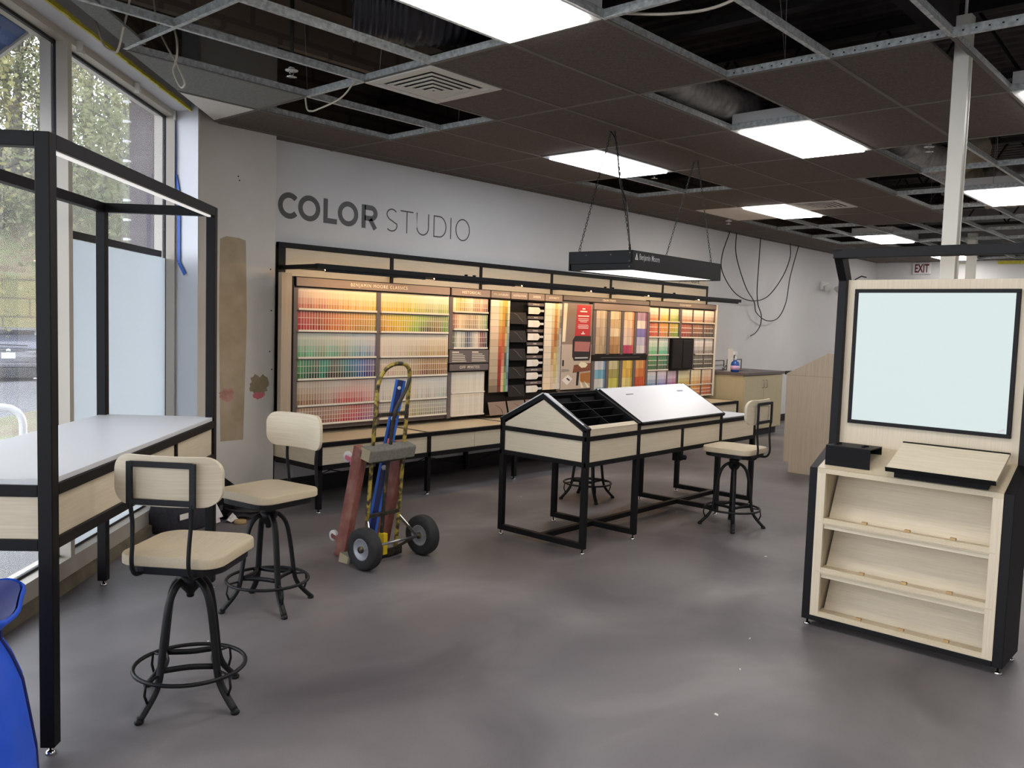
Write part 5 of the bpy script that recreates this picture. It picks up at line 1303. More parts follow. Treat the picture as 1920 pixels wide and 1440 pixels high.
# preview rack at the right end
pr = rack('rack of colour preview cards at the right end with a black double window', 9.385, 11.18, .60, 1.90)
header(pr, 9.39, 11.15, 'COLOR PREVIEW', .036, 1.845, 1.905, 'taupe', xs=.9)
g = MB(); g.box(11.15, 11.18, RY - .03, RY + .03, .60, 1.91); part(pr, 'side_edge', g, 'clear')
PV = [(1.825, 1.642, 0, [(250, 226, 208), (252, 234, 200), (252, 240, 190)], [(206, 100, 96), (236, 190, 60), (150, 196, 60)], 9.41, 10.17, 3),
      (1.632, 1.434, 1, [(196, 66, 60), (226, 150, 46), (206, 196, 48)], [(176, 24, 28), (206, 112, 30), (90, 156, 30)], 9.41, 10.17, 3),
      (1.825, 1.642, 0, [(246, 224, 204), (244, 226, 206), (240, 224, 206)], [(206, 150, 124), (190, 150, 120), (176, 150, 134)], 10.23, 11.145, 3),
      (1.632, 1.434, 1, [(186, 80, 60), (150, 100, 70), (112, 84, 66)], [(158, 34, 28), (96, 50, 32), (30, 24, 20)], 10.23, 11.145, 3),
      (1.424, 1.200, 0, [(226, 228, 204), (214, 226, 216)], [(110, 180, 120), (96, 186, 154)], 9.41, 9.93, 2),
      (1.190, .998, 1, [(60, 148, 76), (40, 132, 90)], [(26, 96, 36), (20, 70, 52)], 9.41, 9.93, 2),
      (1.424, 1.200, 0, [(232, 226, 220), (232, 226, 218)], [(150, 146, 146), (150, 134, 120)], 10.62, 11.145, 2),
      (1.190, .998, 1, [(110, 108, 100), (104, 96, 86)], [(30, 30, 28), (44, 36, 30)], 10.62, 11.145, 2),
      (.985, .772, 0, [(220, 226, 220), (222, 212, 226), (236, 206, 218)], [(84, 146, 176), (100, 116, 196), (190, 80, 130)], 9.41, 10.17, 3),
      (.985, .772, 0, [(236, 228, 190), (240, 224, 184), (240, 212, 184)], [(196, 180, 90), (216, 166, 88), (206, 130, 96)], 10.23, 11.145, 3),
      (.762, .612, 1, [(90, 150, 190), (130, 110, 190), (200, 90, 140)], [(40, 100, 150), (70, 60, 150), (160, 40, 100)], 9.41, 10.17, 3),
      (.762, .612, 1, [(206, 186, 70), (222, 150, 60), (206, 100, 66)], [(176, 150, 30), (200, 110, 40), (176, 66, 40)], 10.23, 11.145, 3)]
for q, (zt_, zb_, deep, t0, t1, xa, xb, nc) in enumerate(PV):
    per = 7
    for c_ in range(nc):
        a, b_ = xa + (xb - xa) * c_ / nc, xa + (xb - xa) * (c_ + 1) / nc
        for k in range(per):
            u = (c_ + (k + .5) / per) / nc; rr = random.Random(q * 99 + c_ * 10 + k); j = rr.uniform(-7, 7); tp, bt = stops(t0, u), stops(t1, u)
            nb = 3 if deep else 4
            bands = [tuple(s + j for s in lerpc(tp, bt, (i / (nb - 1)) ** 1.5)) for i in range(nb)]
            card_mb(a + .006 + (b_ - a - .012) * k / per, (b_ - a - .012) / per + .002, zb_ + .004, zt_ - .004, bands, .008 if deep else .001, RY + .008, slope=.006, c=rest)
        g = MB(); g.box(a + .004, b_ - .004, RY - .02, RY - .016, zb_ - .004, zb_ + .012); part(pr, 'pocket_lip', g, 'clear')
        g = MB(); g.box(b_ - .005, b_ + .005, RY - .014, RY + .02, zb_, zt_); part(pr, 'divider', g, 'taupe')
g = MB(); g.box(10.17, 10.23, RY - .014, RY + .02, 1.43, 1.83); part(pr, 'divider', g, 'taupe')
g = MB(); g.box(9.945, 10.50, RY - .05, RY + .02, 1.0, 1.425); bb = part(pr, 'black_window', g, 'blackmatte', .002)
for a in (9.965, 10.235): g = MB(); g.box(a, a + .245, RY - .054, RY - .05, 1.02, 1.405); part(bb, 'dark_pane', g, 'darkbin', .002)
solo('paint_swatch_card', 'all the other small paint cards in the historical, off white and preview racks', 'paint cards', rest, 'card', org=(8.5, RY, 1.2), kind='stuff')

# columns of square chips
def chip_mb(x0, x1, z0, z1, c, y0, y1):
    b = MB(); b.c = []; cc = col(c); v = [(x, y, z) for x in (x0, x1) for y in (y0, y1) for z in (z0, z1)]
    b.add(v, [(0, 1, 3, 2), (4, 6, 7, 5), (0, 4, 5, 1), (2, 3, 7, 6), (0, 2, 6, 4), (1, 5, 7, 3)], 0, False, [cc] * 6); return b
def chips(x0, x1, ztop, zbot, rows, widths, colf, where, y=RY - .035):
    tot = sum(widths); H = (ztop - zbot) / rows
    for r in range(rows):
        x = x0
        for k, w_ in enumerate(widths):
            xx = x + (x1 - x0) * w_ / tot; c = colf(r, k, random.Random(int(x0 * 1000) + r * 17 + k))
            zt_ = ztop - r * H
            lab = '%s paint chip, %s from left, %s row, %s' % (cname(c), ORD[k + 1], ORD[r + 1], where)
            solo('paint_chip', lab, 'paint chip', chip_mb(x + .0006, xx - .0006, zt_ - H + .002, zt_, c, y - .0015 * (k % 2), y + .012), 'card', org=((x + xx) / 2, y, zt_ - H / 2), group='paint chips in the tall racks'); x = xx
def jit(c, rr, a=8): j = rr.uniform(-a, a); return tuple(q + j for q in c)
WCOL = [[(250, 238, 214), (232, 206, 172), (206, 178, 146), (196, 176, 148), (180, 160, 132), (122, 104, 84)],
        [(240, 220, 160), (222, 190, 100), (206, 120, 70), (176, 60, 48), (160, 56, 50), (112, 64, 50)],
        [(226, 190, 90), (214, 150, 70), (196, 100, 60), (190, 110, 90), (226, 196, 150), (206, 160, 130)],
        [(226, 196, 96), (120, 110, 50), (226, 196, 130), (60, 70, 54), (150, 176, 110), (80, 150, 70)],
        [(250, 240, 210), (206, 206, 180), (130, 142, 140), (150, 180, 180), (96, 120, 150), (196, 200, 196)]]
def wcf(r, k, rr): return jit(stops(WCOL[k], r / 14), rr, 9)
wr = rack('tall rack of square chips right of the off white cards', 6.402, 6.705, .80, 1.90, 'darkbin'); header(wr, 6.402, 6.703, 'WILLIAMSBURG', .032, xs=.84)
chips(6.410, 6.700, 1.80, .835, 14, [.125, .05, .045, .035, .035], wcf, 'tall chip rack beside off whites')
ACOL = [[(250, 240, 218), (236, 222, 200), (232, 216, 192), (228, 212, 186), (232, 206, 170)],
        [(240, 226, 190), (214, 200, 150), (206, 160, 110), (190, 140, 90), (216, 190, 160), (226, 196, 170)],
        [(226, 200, 130), (196, 120, 50), (170, 90, 40), (214, 190, 120), (206, 186, 110), (220, 206, 180)],
        [(240, 214, 160), (214, 196, 140), (150, 130, 90), (196, 186, 150), (206, 196, 150), (226, 214, 196)],
        [(206, 206, 196), (112, 100, 96), (196, 190, 186), (176, 172, 170), (190, 184, 182), (206, 198, 194)]]
def acf(r, k, rr): return jit(stops(ACOL[k], r / 13), rr, 8)
ar = rack('tall rack of square chips left of the poster', 7.276, 7.588, .80, 1.90, 'darkbin'); header(ar, 7.276, 7.586, 'AFFINITY', .036)
chips(7.284, 7.582, 1.80, .83, 14, [.125, .045, .045, .045, .04], acf, 'tall chip rack beside the poster')
# inspiration pockets
ir = rack('dark rack of empty leaflet pockets', 6.708, 6.985, .80, 1.90, 'blackmatte'); header(ir, 6.708, 6.983, 'INSPIRATION', .032, xs=.9)
for k in range(5):
    z = 1.62 - .195 * k
    g = MB(); g.obox((6.846, RY - .025, z), (.134, 0, 0), (0, .012, .062), (0, .002, -.0005)); g.box(6.712, 6.98, RY - .015, RY + .02, z - .064, z - .060); pk = part(ir, 'pocket', g, 'darkbin')
    g = MB(); g.tube([(6.77, RY - .034, z + .052), (6.82, RY - .038, z + .03), (6.86, RY - .045, z - .01), (6.90, RY - .05, z - .04)], .0015, 4); part(pk, 'crease', g, 'bin')
# sheen samples
sr = rack('dark rack of brush shaped finish samples', 6.99, 7.272, .80, 1.90, 'blackmatte'); header(sr, 6.99, 7.270, 'SHEEN', .036)
FIN = ['ULTRA FLAT', 'MATTE', 'EGGSHELL', 'PEARL', 'SATIN', 'SEMI-GLOSS', 'HIGH GLOSS']
for k, nm in enumerate(FIN):
    z = 1.775 - .143 * k
    g = MB(); g.box(7.0, 7.262, RY - .03, RY - .018, z - .016, z + .016); pl_ = part(sr, 'name_plate', g, 'taupe')
    letters(pl_, nm, .020, (7.13, RY - .0312, z), WX, WZ, 'cream_ink')
    t = thing('sheen_sample', 'brush shaped finish sample under the plate reading %s' % nm.lower(), 'sample card', (7.12, RY - .03, z - .06), group='brush shaped finish samples')
    g = MB(); zz_ = z - .066; g.prism([(7.004, zz_ - .038), (7.17, zz_ - .038), (7.195, zz_ - .02), (7.195, zz_ + .02), (7.17, zz_ + .036), (7.004, zz_ + .036)], 'y', RY - .034, RY - .028); part(t, 'brush_head', g, 'towel')
    g = MB(); g.box(7.095, 7.18, RY - .0365, RY - .034, zz_ - .03, zz_ + .030); part(t, 'ferrule', g, 'clear')
    g = MB(); g.box(7.195, 7.262, RY - .034, RY - .028, zz_ - .012, zz_ + .012); part(t, 'handle', g, 'greylam')
# lower bins under the tall racks
lb_ = thing('pocket_bin', 'row of brown plastic pocket bins under the tall chip racks', 'pocket rack', (7.0, RY, .68))
g = MB(); g.box(6.402, 7.60, RY + .01, RY + .03, .585, .80); part(lb_, 'back_panel', g, 'darkbin')
for k in range(4):
    a = 6.412 + .298 * k
    g = MB(); g.obox((a + .14, RY - .035, .665), (.135, 0, 0), (0, .018, .068), (0, .002, -.0005)); g.box(a + .005, a + .275, RY - .03, RY + .01, .594, .598); q_ = part(lb_, 'pocket', g, 'bin', .001)
    g = MB(); g.tube([(a + .07, RY - .020, .715), (a + .14, RY - .032, .69), (a + .19, RY - .045, .655), (a + .20, RY - .055, .61)], .0015, 4); part(q_, 'crease', g, 'darkbin')
# poster
ps_ = thing('poster', 'tall poster with red text block over a chair and wooden table', 'poster', (7.88, RY - .03, 1.32))
a, b_, z0, z1 = 7.60, 8.165, .80, 1.815
def flat(pts, m, lvl, name, label=None): g = MB(); g.prism(pts, 'y', RY - .030 - .0008 * lvl, RY - .030); return part(ps_, name, g, m, label=label)
M['p_wall'] = plain('poster taupe', (142, 122, 108), .5); M['p_floor'] = plain('poster floor', (196, 178, 160), .5); M['p_wood'] = grain('poster wood', (112, 62, 42), (146, 90, 60), (3, 3, 60)); M['p_amber'] = plain('poster amber', (172, 112, 56), .5)
M['p_pillow'] = plain('poster pink', (176, 112, 106), .5); M['p_dark'] = plain('poster dark', (40, 34, 34), .5); M['p_frame'] = plain('poster cream', (238, 226, 196), .5); M['p_sill'] = plain('poster grey', (150, 140, 130), .5)
g = MB(); g.box(a, b_, RY - .03, RY - .01, z0, z1); part(ps_, 'board', g, 'p_wall')
flat([(a, z0 + .02), (b_, z0 + .02), (b_, 1.34), (a, 1.34)], 'p_floor', 1, 'printed_floor')
flat([(a + .005, 1.37), (a + .06, 1.37), (a + .085, 1.81), (a + .02, 1.81)], 'p_frame', 2, 'printed_curtain')
flat([(a + .235, 1.41), (a + .53, 1.41), (a + .53, 1.80), (a + .27, 1.80)], 'red', 2, 'red_panel')
g = MB()
for z, w_, h_ in ((1.755, .055, .016), (1.725, .13, .014), (1.672, .21, .013), (1.640, .20, .006), (1.622, .19, .006), (1.604, .13, .006), (1.566, .19, .006), (1.548, .21, .006), (1.530, .19, .006)): g.box(a + .39 - w_ / 2, a + .39 + w_ / 2, RY - .0330, RY - .0315, z - h_ / 2, z + h_ / 2)
g.prism([(a + .375, 1.475), (a + .405, 1.475), (a + .39, 1.495)], 'y', RY - .033, RY - .0315); g.box(a + .355, a + .425, RY - .033, RY - .0315, 1.460, 1.470); part(ps_, 'small_print', g, 'white_ink')
flat([(a + .20, 1.20), (a + .235, 1.15), (a + .53, 1.15), (a + .55, 1.20), (a + .55, 1.44), (a + .25, 1.44), (a + .20, 1.39)], 'p_dark', 3, 'printed_chair')
flat([(a + .235, 1.26), (a + .52, 1.255), (a + .54, 1.37), (a + .24, 1.375)], 'p_pillow', 4, 'printed_cushion')
flat([(a + .25, 1.175), (a + .50, 1.175), (a + .50, 1.19), (a + .25, 1.19)], 'greylam', 4, 'printed_chair_rail')
flat([(a + .22, 1.01), (a + .56, 1.03), (a + .56, 1.12), (a + .24, 1.10)], 'p_wood', 5, 'printed_tabletop')
flat([(a + .29, .86), (a + .33, .86), (a + .345, 1.02), (a + .30, 1.02)], 'p_dark', 5, 'printed_leg')
flat([(a + .37, .90), (a + .56, .88), (a + .56, 1.01), (a + .365, 1.0)], 'p_amber', 4, 'printed_stool')
flat([(a + .32, 1.10), (a + .38, 1.065), (a + .46, 1.07), (a + .50, 1.10), (a + .44, 1.13), (a + .37, 1.135)], 'p_frame', 6, 'printed_bowl')
flat([(a + .02, .93), (a + .12, .87), (a + .22, .94), (a + .13, .99)], 'towel', 3, 'printed_card'); flat([(a + .10, .945), (a + .16, .915), (a + .17, .93), (a + .12, .955)], 'p_dark', 4, 'printed_card_mark')
flat([(a + .01, 1.02), (a + .16, 1.03), (a + .15, 1.05), (a + .02, 1.06)], 'p_sill', 3, 'printed_paper'); flat([(a + .02, 1.09), (a + .05, 1.09), (a + .05, 1.16), (a + .02, 1.16)], 'p_dark', 3, 'printed_bottle')
flat([(a + .38, .83), (a + .44, .83), (a + .36, .92)], 'p_frame', 6, 'printed_light'); flat([(a + .50, .83), (a + .56, .83), (a + .44, .91)], 'p_frame', 6, 'printed_light')
flat([(a, z0), (b_, z0), (b_, z0 + .02), (a, z0 + .02)], 'darkbin', 2, 'lower_edge')
# color stories rack
cr = rack('wide rack of chip stacks in eight columns beside the poster', 8.175, 9.38, .60, 1.84)
header(cr, 7.60, 9.375, 'COLOR STORIES', .034, 1.845, 1.895, 'taupe', xs=.9)
for k in range(7):
    pass
g = MB(); g.box(8.18, 9.375, RY - .045, RY - .02, 1.755, 1.832); part(cr, 'sub_header', g, 'mauve', .001)
g = MB(); g.box(8.18, 9.375, RY - .035, RY - .015, 1.145, 1.215); mb_ = part(cr, 'middle_bar', g, 'darkbin', .001)
g = MB(); g.box(8.36, 9.2, RY - .0362, RY - .035, 1.178, 1.184); part(mb_, 'small_print', g, 'taupe')
for k in range(5): g = MB(); xx = 8.185 + .292 * k; g.box(xx, xx + .055, RY - .03, RY + .02, .60, 1.755); part(cr, 'divider', g, 'taupe')
UP = [[(206, 190, 168), (196, 176, 152), (196, 170, 142), (190, 164, 132), (190, 166, 130)], [(232, 212, 176), (216, 184, 140), (226, 204, 164), (190, 148, 100), (170, 124, 78)], [(236, 206, 166), (232, 200, 164), (226, 196, 176), (222, 196, 176), (190, 70, 100)], [(180, 150, 176), (232, 222, 214), (140, 130, 190), (190, 184, 206), (214, 208, 206)]]
DN = [[(196, 200, 204), (120, 170, 190), (206, 206, 200), (160, 190, 196), (210, 206, 190)], [(206, 196, 150), (176, 166, 96), (196, 190, 90), (214, 206, 120), (226, 216, 150)], [(226, 190, 90), (222, 180, 80), (226, 206, 130), (230, 210, 140), (232, 216, 160)], [(222, 164, 96), (216, 130, 70), (206, 96, 60), (200, 86, 60), (206, 120, 90)]]
ALT = [[(120, 110, 96), (176, 152, 110), (206, 110, 50), (120, 46, 80)], [(40, 96, 150), (110, 112, 50), (176, 140, 40), (196, 96, 40)]]
for half, (ztop, zbot, cols, rows) in enumerate(((1.750, 1.225, UP, 5), (1.140, .605, DN, 5))):
    for s in range(4):
        xx = 8.248 + .292 * s
        def cf(r, k, rr, s=s, cols=cols, half=half):
            base = cols[s][r]
            return jit(base, rr, 12) if k < 3 else jit(lerpc(base, ALT[half][s], .6), rr, 10)
        chips(xx, xx + .215, ztop, zbot, rows, [.075, .055, .05, .035][:4], cf, '%s stack, %s stories case' % (ORD[s + 1], ['upper', 'lower'][half]), RY - .03)
# ------------------------------------------------------------------ sink counter at the far end of the cards
CX0, CX1, CY0, CZ = 11.28, 12.66, 5.64, .95
sc = thing('sink_cabinet', 'almond cabinet with dark worktop against the back wall, beyond the card racks', 'cabinet', (11.9, 6.0, 0))
g = MB(); g.box(CX0 + .02, CX1 - .10, CY0 + .03, YW - .01, .1, CZ - .04); part(sc, 'body', g, 'cab', .002)
g = MB(); g.box(CX0 + .05, CX1 - .12, CY0 + .08, YW - .01, 0, .1); part(sc, 'toe_kick', g, 'base_black')
mx = (CX0 + CX1 - .08) / 2
for a, b_, hx_ in ((CX0 + .022, mx - .002, mx - .05), (mx + .002, CX1 - .102, mx + .05)):
    g = MB(); g.box(a, b_, CY0 + .012, CY0 + .03, .11, CZ - .05); dr = part(sc, 'door', g, 'cab', .002)
    g = MB(); g.tube([(hx_, CY0 + .012, CZ - .12), (hx_, CY0 - .015, CZ - .12), (hx_, CY0 - .015, CZ - .23), (hx_, CY0 + .012, CZ - .23)], .005, 6); part(dr, 'handle', g, 'steel')
wt = MB(); wt.box(CX0, CX1, CY0, YW - .01, CZ - .04, CZ)
solo('worktop', 'dark grey worktop with a small sink on the almond cabinet', 'worktop', wt, 'taupe', org=(11.9, 6.0, CZ - .02), bev=.003)
sk = thing('sink', 'small steel sink let into the dark worktop', 'sink', (11.75, 6.0, CZ))
g = MB()
for (x0_, x1_, y0_, y1_) in ((11.55, 12.0, 5.86, 5.885), (11.55, 12.0, 6.165, 6.19), (11.55, 11.575, 5.885, 6.165), (11.975, 12.0, 5.885, 6.165)): g.box(x0_, x1_, y0_, y1_, CZ, CZ + .006)
part(sk, 'rim', g, 'steel', .001)
g = MB(); g.box(11.575, 11.975, 5.885, 6.165, CZ + .0005, CZ + .002); part(sk, 'bowl', g, 'ventgap')
g = MB(); g.tube(curve([(11.78, 6.22, CZ), (11.78, 6.22, CZ + .06), (11.78, 6.14, CZ + .085), (11.78, 6.06, CZ + .05)], 5), .009, 8)
for dx in (-.08, .08): g.lathe([(.018, 0), (.018, .03), (.022, .045), (.01, .05)], (11.78 + dx, 6.21, CZ), 10)
part(sk, 'tap', g, 'chrome')
for lab, pts in (('thin black wire rail on the worktop, to the right of the sink', [(11.98, 6.3, CZ), (11.98, 6.3, CZ + .15), (12.45, 6.3, CZ + .15), (12.45, 6.3, CZ)]),
                 ('thin black wire rail on the worktop behind the blue spray bottle', [(11.30, 6.3, CZ), (11.30, 6.3, CZ + .14), (11.88, 6.3, CZ + .14), (11.88, 6.3, CZ)])):
    g = MB(); g.tube(pts, .007, 6); g.tube([(pts[0][0], 6.3, CZ + .07), (pts[-1][0], 6.3, CZ + .07)], .004, 5) if 'behind' in lab else None
    solo('wire_rail', lab, 'rail', g, 'blackcable', org=(pts[0][0], 6.3, CZ), group='wire rails on the worktop')
bx_, by_ = 11.22 + .17, 5.86
sp_ = thing('spray_bottle', 'blue spray bottle with white trigger on the dark worktop', 'bottle', (bx_, by_, CZ))
g = MB(); g.lathe([(.045, 0), (.060, .01), (.062, .10), (.055, .14), (.030, .165), (.020, .18)], (bx_, by_, CZ), 18); bt = part(sp_, 'bottle', g, 'spray')
g = MB(); g.lathe([(.0628, .035), (.0628, .095)], (bx_, by_, CZ), 18); part(bt, 'label_band', g, 'pinklabel')
g = MB(); g.lathe([(.020, .175), (.022, .20), (.018, .215), (.016, .26)], (bx_, by_, CZ), 12); g.box(bx_ - .05, bx_ + .03, by_ - .018, by_ + .018, CZ + .25, CZ + .30); part(sp_, 'trigger_head', g, 'white', .004)
g = MB(); g.bar((bx_ - .03, by_, CZ + .25), (bx_ - .045, by_, CZ + .20), .012, .008); part(sp_, 'trigger', g, 'ink')
pt = thing('paper_holder', 'white paper sheet holder standing behind the spray bottle', 'holder', (11.60, 6.05, CZ))
g = MB(); g.box(11.54, 11.67, 6.04, 6.06, CZ + .003, CZ + .33); part(pt, 'sheet', g, 'towel'); g = MB(); g.box(11.52, 11.69, 6.0, 6.1, CZ, CZ + .006); part(pt, 'foot', g, 'white')

# ------------------------------------------------------------------ tall laminate counter whose end panel shows behind the lightbox cabinet
tc_ = thing('service_counter', 'tall tan laminate counter end with sloped top, left of the lightbox cabinet', 'counter', (9.8, 3.2, 0))
prof = [(3.975, .0), (3.975, .115), (4.04, .115), (4.05, 1.10), (3.60, 1.345), (2.45, 1.345), (2.45, 0)]
g = MB(); g.prism(prof, 'x', 9.1, 9.14); part(tc_, 'end_panel', g, 'wood_dark', .002)
g = MB(); g.box(9.098, 9.1, 2.45, 4.046, 1.085, 1.088); part(tc_, 'panel_joint', g, 'bin')
g = MB(); g.prism([(3.95, 0), (3.95, .115), (4.02, .115), (4.02, 1.07), (2.6, 1.07), (2.6, 0)], 'x', 9.14, 11.2); part(tc_, 'body', g, 'wood_dark')
g = MB(); g.box(9.14, 11.25, 3.70, 4.09, 1.085, 1.125); part(tc_, 'worktop', g, 'ink', .002)
g = MB(); g.box(9.14, 11.2, 3.50, 3.62, 1.125, 1.34); part(tc_, 'upstand', g, 'wood_dark')

# ------------------------------------------------------------------ end wall
ex = thing('exit_sign', 'white EXIT sign with dark red letters high on the end wall', 'sign', (XEND, 5.47, 2.82))
g = MB(); g.box(XEND - .05, XEND, 5.30, 5.64, 2.80, 3.02); part(ex, 'case', g, 'white', .006)
letters(ex, 'EXIT', .23, (XEND - .052, 5.47, 2.905), (0, -1, 0), WZ, 'exitred', 1.0, .006, xs=.58)
g = MB(); g.box(XEND - .06, XEND - .03, 4.62, 5.0, 2.995, 3.0); g.box(XEND - .08, XEND - .002, 2.2, 4.1, 2.97, 3.03)
solo('foam_strip', 'yellow foam strip along the top of the end wall', 'strip', g, 'yellow', org=(XEND - .04, 3.5, 3.0))
em = thing('emergency_light', 'white twin head emergency light on the back wall near the cabinet', 'emergency light', (15.8, YW, 2.4))
g = MB(); g.box(15.55, 15.85, YW - .06, YW - .002, 2.35, 2.50); part(em, 'case', g, 'white', .01)
for x in (15.52, 16.0):
    g = MB(); g.lathe([(.02, 0), (.055, .05), (.075, .09), (.07, .095)], (x + .05, YW - .07, 2.40), 16, (.5 if x > 15.8 else -.4, -1, -.3)); part(em, 'lamp_head', g, 'offwhite')

# ------------------------------------------------------------------ poles
pp = thing('service_pole', 'square cream service pole rising through the grid behind the lightbox cabinet', 'pole', (4.99, 1.345, 0))
g = MB(); g.box(4.955, 5.03, 1.308, 1.383, 0, 3.255); part(pp, 'shaft', g, 'pole', .002)
g = MB(); g.box(5.002, 5.005, 1.304, 1.3085, .02, 3.25); part(pp, 'seam', g, 'offwhite')
g = MB(); g.lathe([(.008, 0), (.008, .9)], (4.99, 1.345, 3.25), 8); part(pp, 'hanger_rod', g, 'offwhite')
pp = thing('service_pole', 'thin distant cream pole to the right of the larger pole', 'pole', (14.44, 3.585, 0))
g = MB(); g.box(14.38, 14.50, 3.525, 3.645, 0, CE + .1); part(pp, 'shaft', g, 'pole', .002)
for n_, k in ((0, 0),): pass

# ------------------------------------------------------------------ tool clutter under the window desk
tb = thing('tool_bag', 'charcoal canvas tool bag lying open under the window desk', 'tool bag', (2.95, 5.85, 0), RAD(20))
g = MB(); vs = []; n = 20
for z, sx_, sy_ in ((0, .19, .12), (.02, .21, .135), (.12, .215, .14), (.20, .20, .12), (.225, .195, .11)):
    for k in range(n):
        a = 2 * pi * k / n; ca, sa = cos(a), sin(a); e_ = .55
        vs.append((sx_ * math.copysign(abs(ca) ** e_, ca), sy_ * math.copysign(abs(sa) ** e_, sa), z + .015 * sin(3 * a) * (z > .1)))
fs = [(i * n + k, i * n + (k + 1) % n, (i + 1) * n + (k + 1) % n, (i + 1) * n + k) for i in range(4) for k in range(n)] + [tuple(reversed(range(n)))]
g.add(vs, fs, 0, True); bg = part(tb, 'body', g, 'bag', world=False)
bg.modifiers.new('thick', 'SOLIDIFY').thickness = .006
g = MB(); g.tube([(v[0], v[1], v[2] + .004) for v in vs[-n:]], .008, 6, closed=True); part(tb, 'rim', g, 'blackcable', world=False)
g = MB(); g.tube(curve([(-.15, .08, .22), (-.10, .10, .27), (.05, .10, .28), (.14, .08, .23)], 5), .009, 6); part(tb, 'handle', g, 'bag', world=False)
g = MB(); g.box(-.15, -.07, -.147, -.143, .11, .15); part(tb, 'tag', g, 'towel', world=False)
def small(name, label, cat, fn, m, org, grp='loose tools under the window desk'):
    g = MB(); fn(g); return solo(name, label, cat, g, m, org=org, group=grp)
small('putty_roll', 'roll of white cloth sticking out of the tool bag', 'cloth', lambda g: g.lathe([(.01, 0), (.035, .01), (.035, .12), (.01, .13)], (2.93, 5.80, .19), 12, (.6, .1, .35)), 'toolwhite', (2.95, 5.8, .2))
small('pliers', 'red handled pliers sticking out of the tool bag', 'pliers', lambda g: (g.tube(curve([(3.03, 5.84, .20), (3.08, 5.82, .25), (3.15, 5.81, .24)], 5), .01, 6), g.tube(curve([(3.03, 5.83, .20), (3.09, 5.79, .22), (3.15, 5.78, .21)], 5), .01, 6)), 'toolred', (3.05, 5.83, .2))
small('trim_piece', 'white plastic trim offcut leaning beside the tool bag', 'offcut', lambda g: (g.bar((3.21, 5.78, .05), (3.16, 5.96, .30), .09, .012, up=(0, -1, .5)), g.bar((3.21, 5.775, .02), (3.205, 5.785, .06), .05, .012)), 'toolwhite', (3.2, 5.85, 0))
tc2 = thing('tool_case', 'black hard tool case tipped against the corner wall under the desk', 'case', (3.32, 5.95, 0), RAD(20))
g = MB(); g.obox((0, 0, .165), (.13, 0, -.085), (.0, .05, 0), (.075, 0, .115)); part(tc2, 'shell', g, 'blackmatte', .01, world=False)
g = MB(); g.tube([(.05, -.055, .27), (.06, -.075, .26), (.11, -.075, .21), (.12, -.055, .20)], .007, 6); part(tc2, 'handle', g, 'blackcable', world=False)
g = MB(); g.box(-.06, -.03, -.056, -.05, .08, .12); part(tc2, 'latch', g, 'steel', world=False)
def coil(g, cx_, cy_, z, r, seed, turns=4):
    rr = random.Random(seed); pts = []
    for k in range(turns * 14):
        a = k / 14 * 2 * pi; q = r * (1 + .25 * sin(a * .37 + seed)); pts.append((cx_ + q * cos(a) * 1.3, cy_ + q * sin(a) * .7, z + .02 * sin(a * 1.7) + k * .0012))
    g.tube(pts, .008, 6)
small('cord_heap', 'heap of black cords on the floor beside the corner wall', 'cord', lambda g: (coil(g, 3.50, 5.86, .03, .11, 2), coil(g, 3.60, 5.93, .03, .09, 5, 3)), 'blackcable', (3.52, 5.88, 0))
small('dark_rag', 'crumpled navy rag on top of the black cords', 'rag', lambda g: g.add([(3.46 + .13 * cos(2 * pi * k / 14) * q, 5.86 + .10 * sin(2 * pi * k / 14) * q, .03 + .09 * (1 - q) + .018 * sin(k * 2.3 + q * 5)) for q in (.15, .5, .8, 1.0) for k in range(14)], [(i * 14 + k, i * 14 + (k + 1) % 14, (i + 1) * 14 + (k + 1) % 14, (i + 1) * 14 + k) for i in range(3) for k in range(14)] + [tuple(range(14))], 0, True), 'bag', (3.46, 5.86, 0))
small('cloth_scrap', 'crumpled white paper beside the black tool case', 'paper', lambda g: g.add([(3.34 + .05 * cos(2 * pi * k / 9) * q, 5.80 + .04 * sin(2 * pi * k / 9) * q, .01 + .05 * (1.1 - q) + .014 * sin(k * 2.9 + q * 7)) for q in (.1, .6, 1.0) for k in range(9)], [(i * 9 + k, i * 9 + (k + 1) % 9, (i + 1) * 9 + (k + 1) % 9, (i + 1) * 9 + k) for i in range(2) for k in range(9)] + [tuple(range(9))]), 'towel', (3.34, 5.8, 0))
small('tape_roll', 'tan roll of tape in front of the black cords', 'tape', lambda g: g.lathe([(.026, .0), (.045, .0), (.045, .025), (.026, .025)], (3.36, 5.72, 0.0), 18), 'kraft', (3.36, 5.72, 0))
small('screwdriver', 'yellow handled screwdriver lying by the cords', 'screwdriver', lambda g: (g.tube([(3.62, 5.80, .014), (3.54, 5.76, .014)], .012, 8), g.tube([(3.54, 5.76, .014), (3.46, 5.72, .012)], .004, 6)), 'yellow', (3.55, 5.76, 0))
small('wood_stick', 'pale wooden stick lying on the floor beside the cords', 'stick', lambda g: g.bar((3.74, 5.92, .02), (3.58, 5.62, .012), .014, .01), 'kraft', (3.66, 5.78, 0))
rr = random.Random(9)
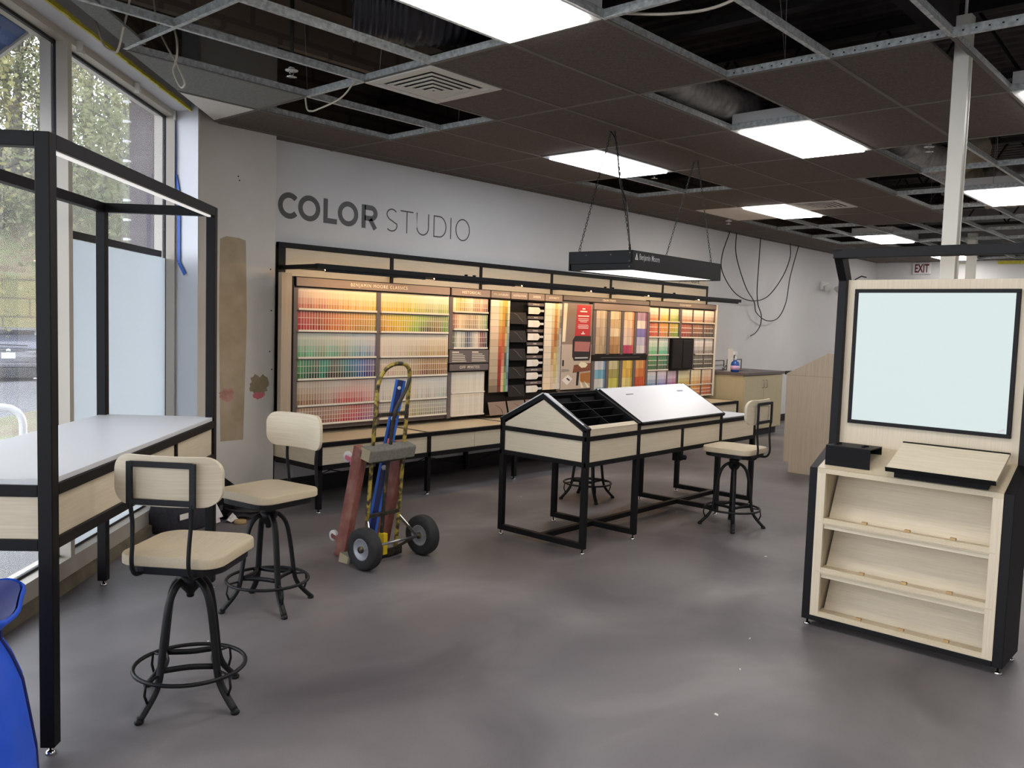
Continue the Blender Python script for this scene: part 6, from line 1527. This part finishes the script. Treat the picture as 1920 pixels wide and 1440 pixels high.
for lab, x, y in (('pale paper scrap on the floor behind the nearest stool', 2.02, 3.72), ('tiny pale scrap on the floor near the stool legs', 2.45, 4.45), ('white scrap on floor under the gabled table', 5.75, 5.0), ('white curl of paper on the floor beyond the gabled table', 6.95, 4.3),
                  ('pale crumb on the floor right of the gabled table', 5.55, 2.55), ('white fleck in the middle of the empty floor', 3.6, 1.75), ('pale straw on the floor in front of the lightbox cabinet', 3.1, 1.60), ('pale fleck left of the lightbox cabinet foot', 4.0, 1.9), ('pale fleck on the open floor near the dolly', 2.9, 2.9), ('small pale fleck near the lower right corner', 2.35, 1.05)):
    g = MB(); s_ = rr.uniform(.005, .013); a = rr.uniform(0, 3.1)
    g.add([(x + s_ * cos(a) * q + s_ * .4 * sin(a) * w_, y + s_ * sin(a) * q - s_ * .4 * cos(a) * w_, .001 + .006 * abs(q) * (w_ > 0)) for q, w_ in ((-1, -1), (1, -.6), (.8, 1), (-.7, .8))], [(0, 1, 2, 3)])
    solo('paper_scrap', lab, 'scrap', g, 'paperscrap', org=(x, y, 0), group='pale scraps on the floor')

# ------------------------------------------------------------------ blue nylon bag at the lower left
bl = thing('fabric_bag', 'bright blue nylon fabric bag gathered at the neck, lower left corner', 'bag', (.725, 2.90, 0))
g = MB(); n = 44; vs = []; prof = [(.19, 0), (.235, .01), (.246, .10), (.242, .20), (.226, .31), (.208, .42), (.178, .50), (.150, .555), (.150, .60), (.18, .645), (.215, .675), (.205, .685)]
for i, (r, z) in enumerate(prof):
    for k in range(n):
        a = 2 * pi * k / n; fold = .03 * (.3 + z) * sin(5 * a + z * 2.2) + .014 * sin(11 * a + 3 * z)
        vs.append((r * cos(a) * (1 + fold * 1.2), r * sin(a) * (1 + fold * 1.2), z + (.03 * sin(3 * a + 1) if z > .6 else 0)))
K = len(prof); fs = [(i * n + k, i * n + (k + 1) % n, (i + 1) * n + (k + 1) % n, (i + 1) * n + k) for i in range(K - 1) for k in range(n)] + [tuple(reversed(range(n)))]
g.add(vs, fs, 0, True); sh_ = part(bl, 'sack', g, 'tarp', world=False)
g = MB(); g.add([(v[0] * .97, v[1] * .97, v[2] - .004) for v in vs[-n:]] + [(v[0] * .55, v[1] * .55, v[2] - .06) for v in vs[-n:]], [(k, (k + 1) % n, n + (k + 1) % n, n + k) for k in range(n)] + [tuple(range(n, 2 * n))], 0, True); part(bl, 'lining', g, 'tarpdark', world=False)
g = MB(); g.tube([(v[0] * 1.012, v[1] * 1.012, v[2]) for v in [vs[i * n + 42] for i in range(1, 9)]], .006, 6); part(bl, 'seam', g, 'tarpdark', world=False)

# ------------------------------------------------------------------ daylight
wd = D.worlds.new('overcast sky'); SC.world = wd; wd.use_nodes = True
bgn = wd.node_tree.nodes['Background']; bgn.inputs['Color'].default_value = (.87, .91, 1.02, 1); bgn.inputs['Strength'].default_value = 6.3
vsx = SC.view_settings
SC.view_settings.view_transform = 'Standard'; SC.view_settings.look = 'None'; SC.view_settings.gamma = 1.0; SC.view_settings.exposure = 0.0; SC.view_settings.use_curve_mapping = False
try:
    SC.cycles.use_denoising = True; SC.cycles.max_bounces = 10; SC.cycles.diffuse_bounces = 5; SC.cycles.transparent_max_bounces = 12
except Exception: pass
bpy.context.view_layer.update()
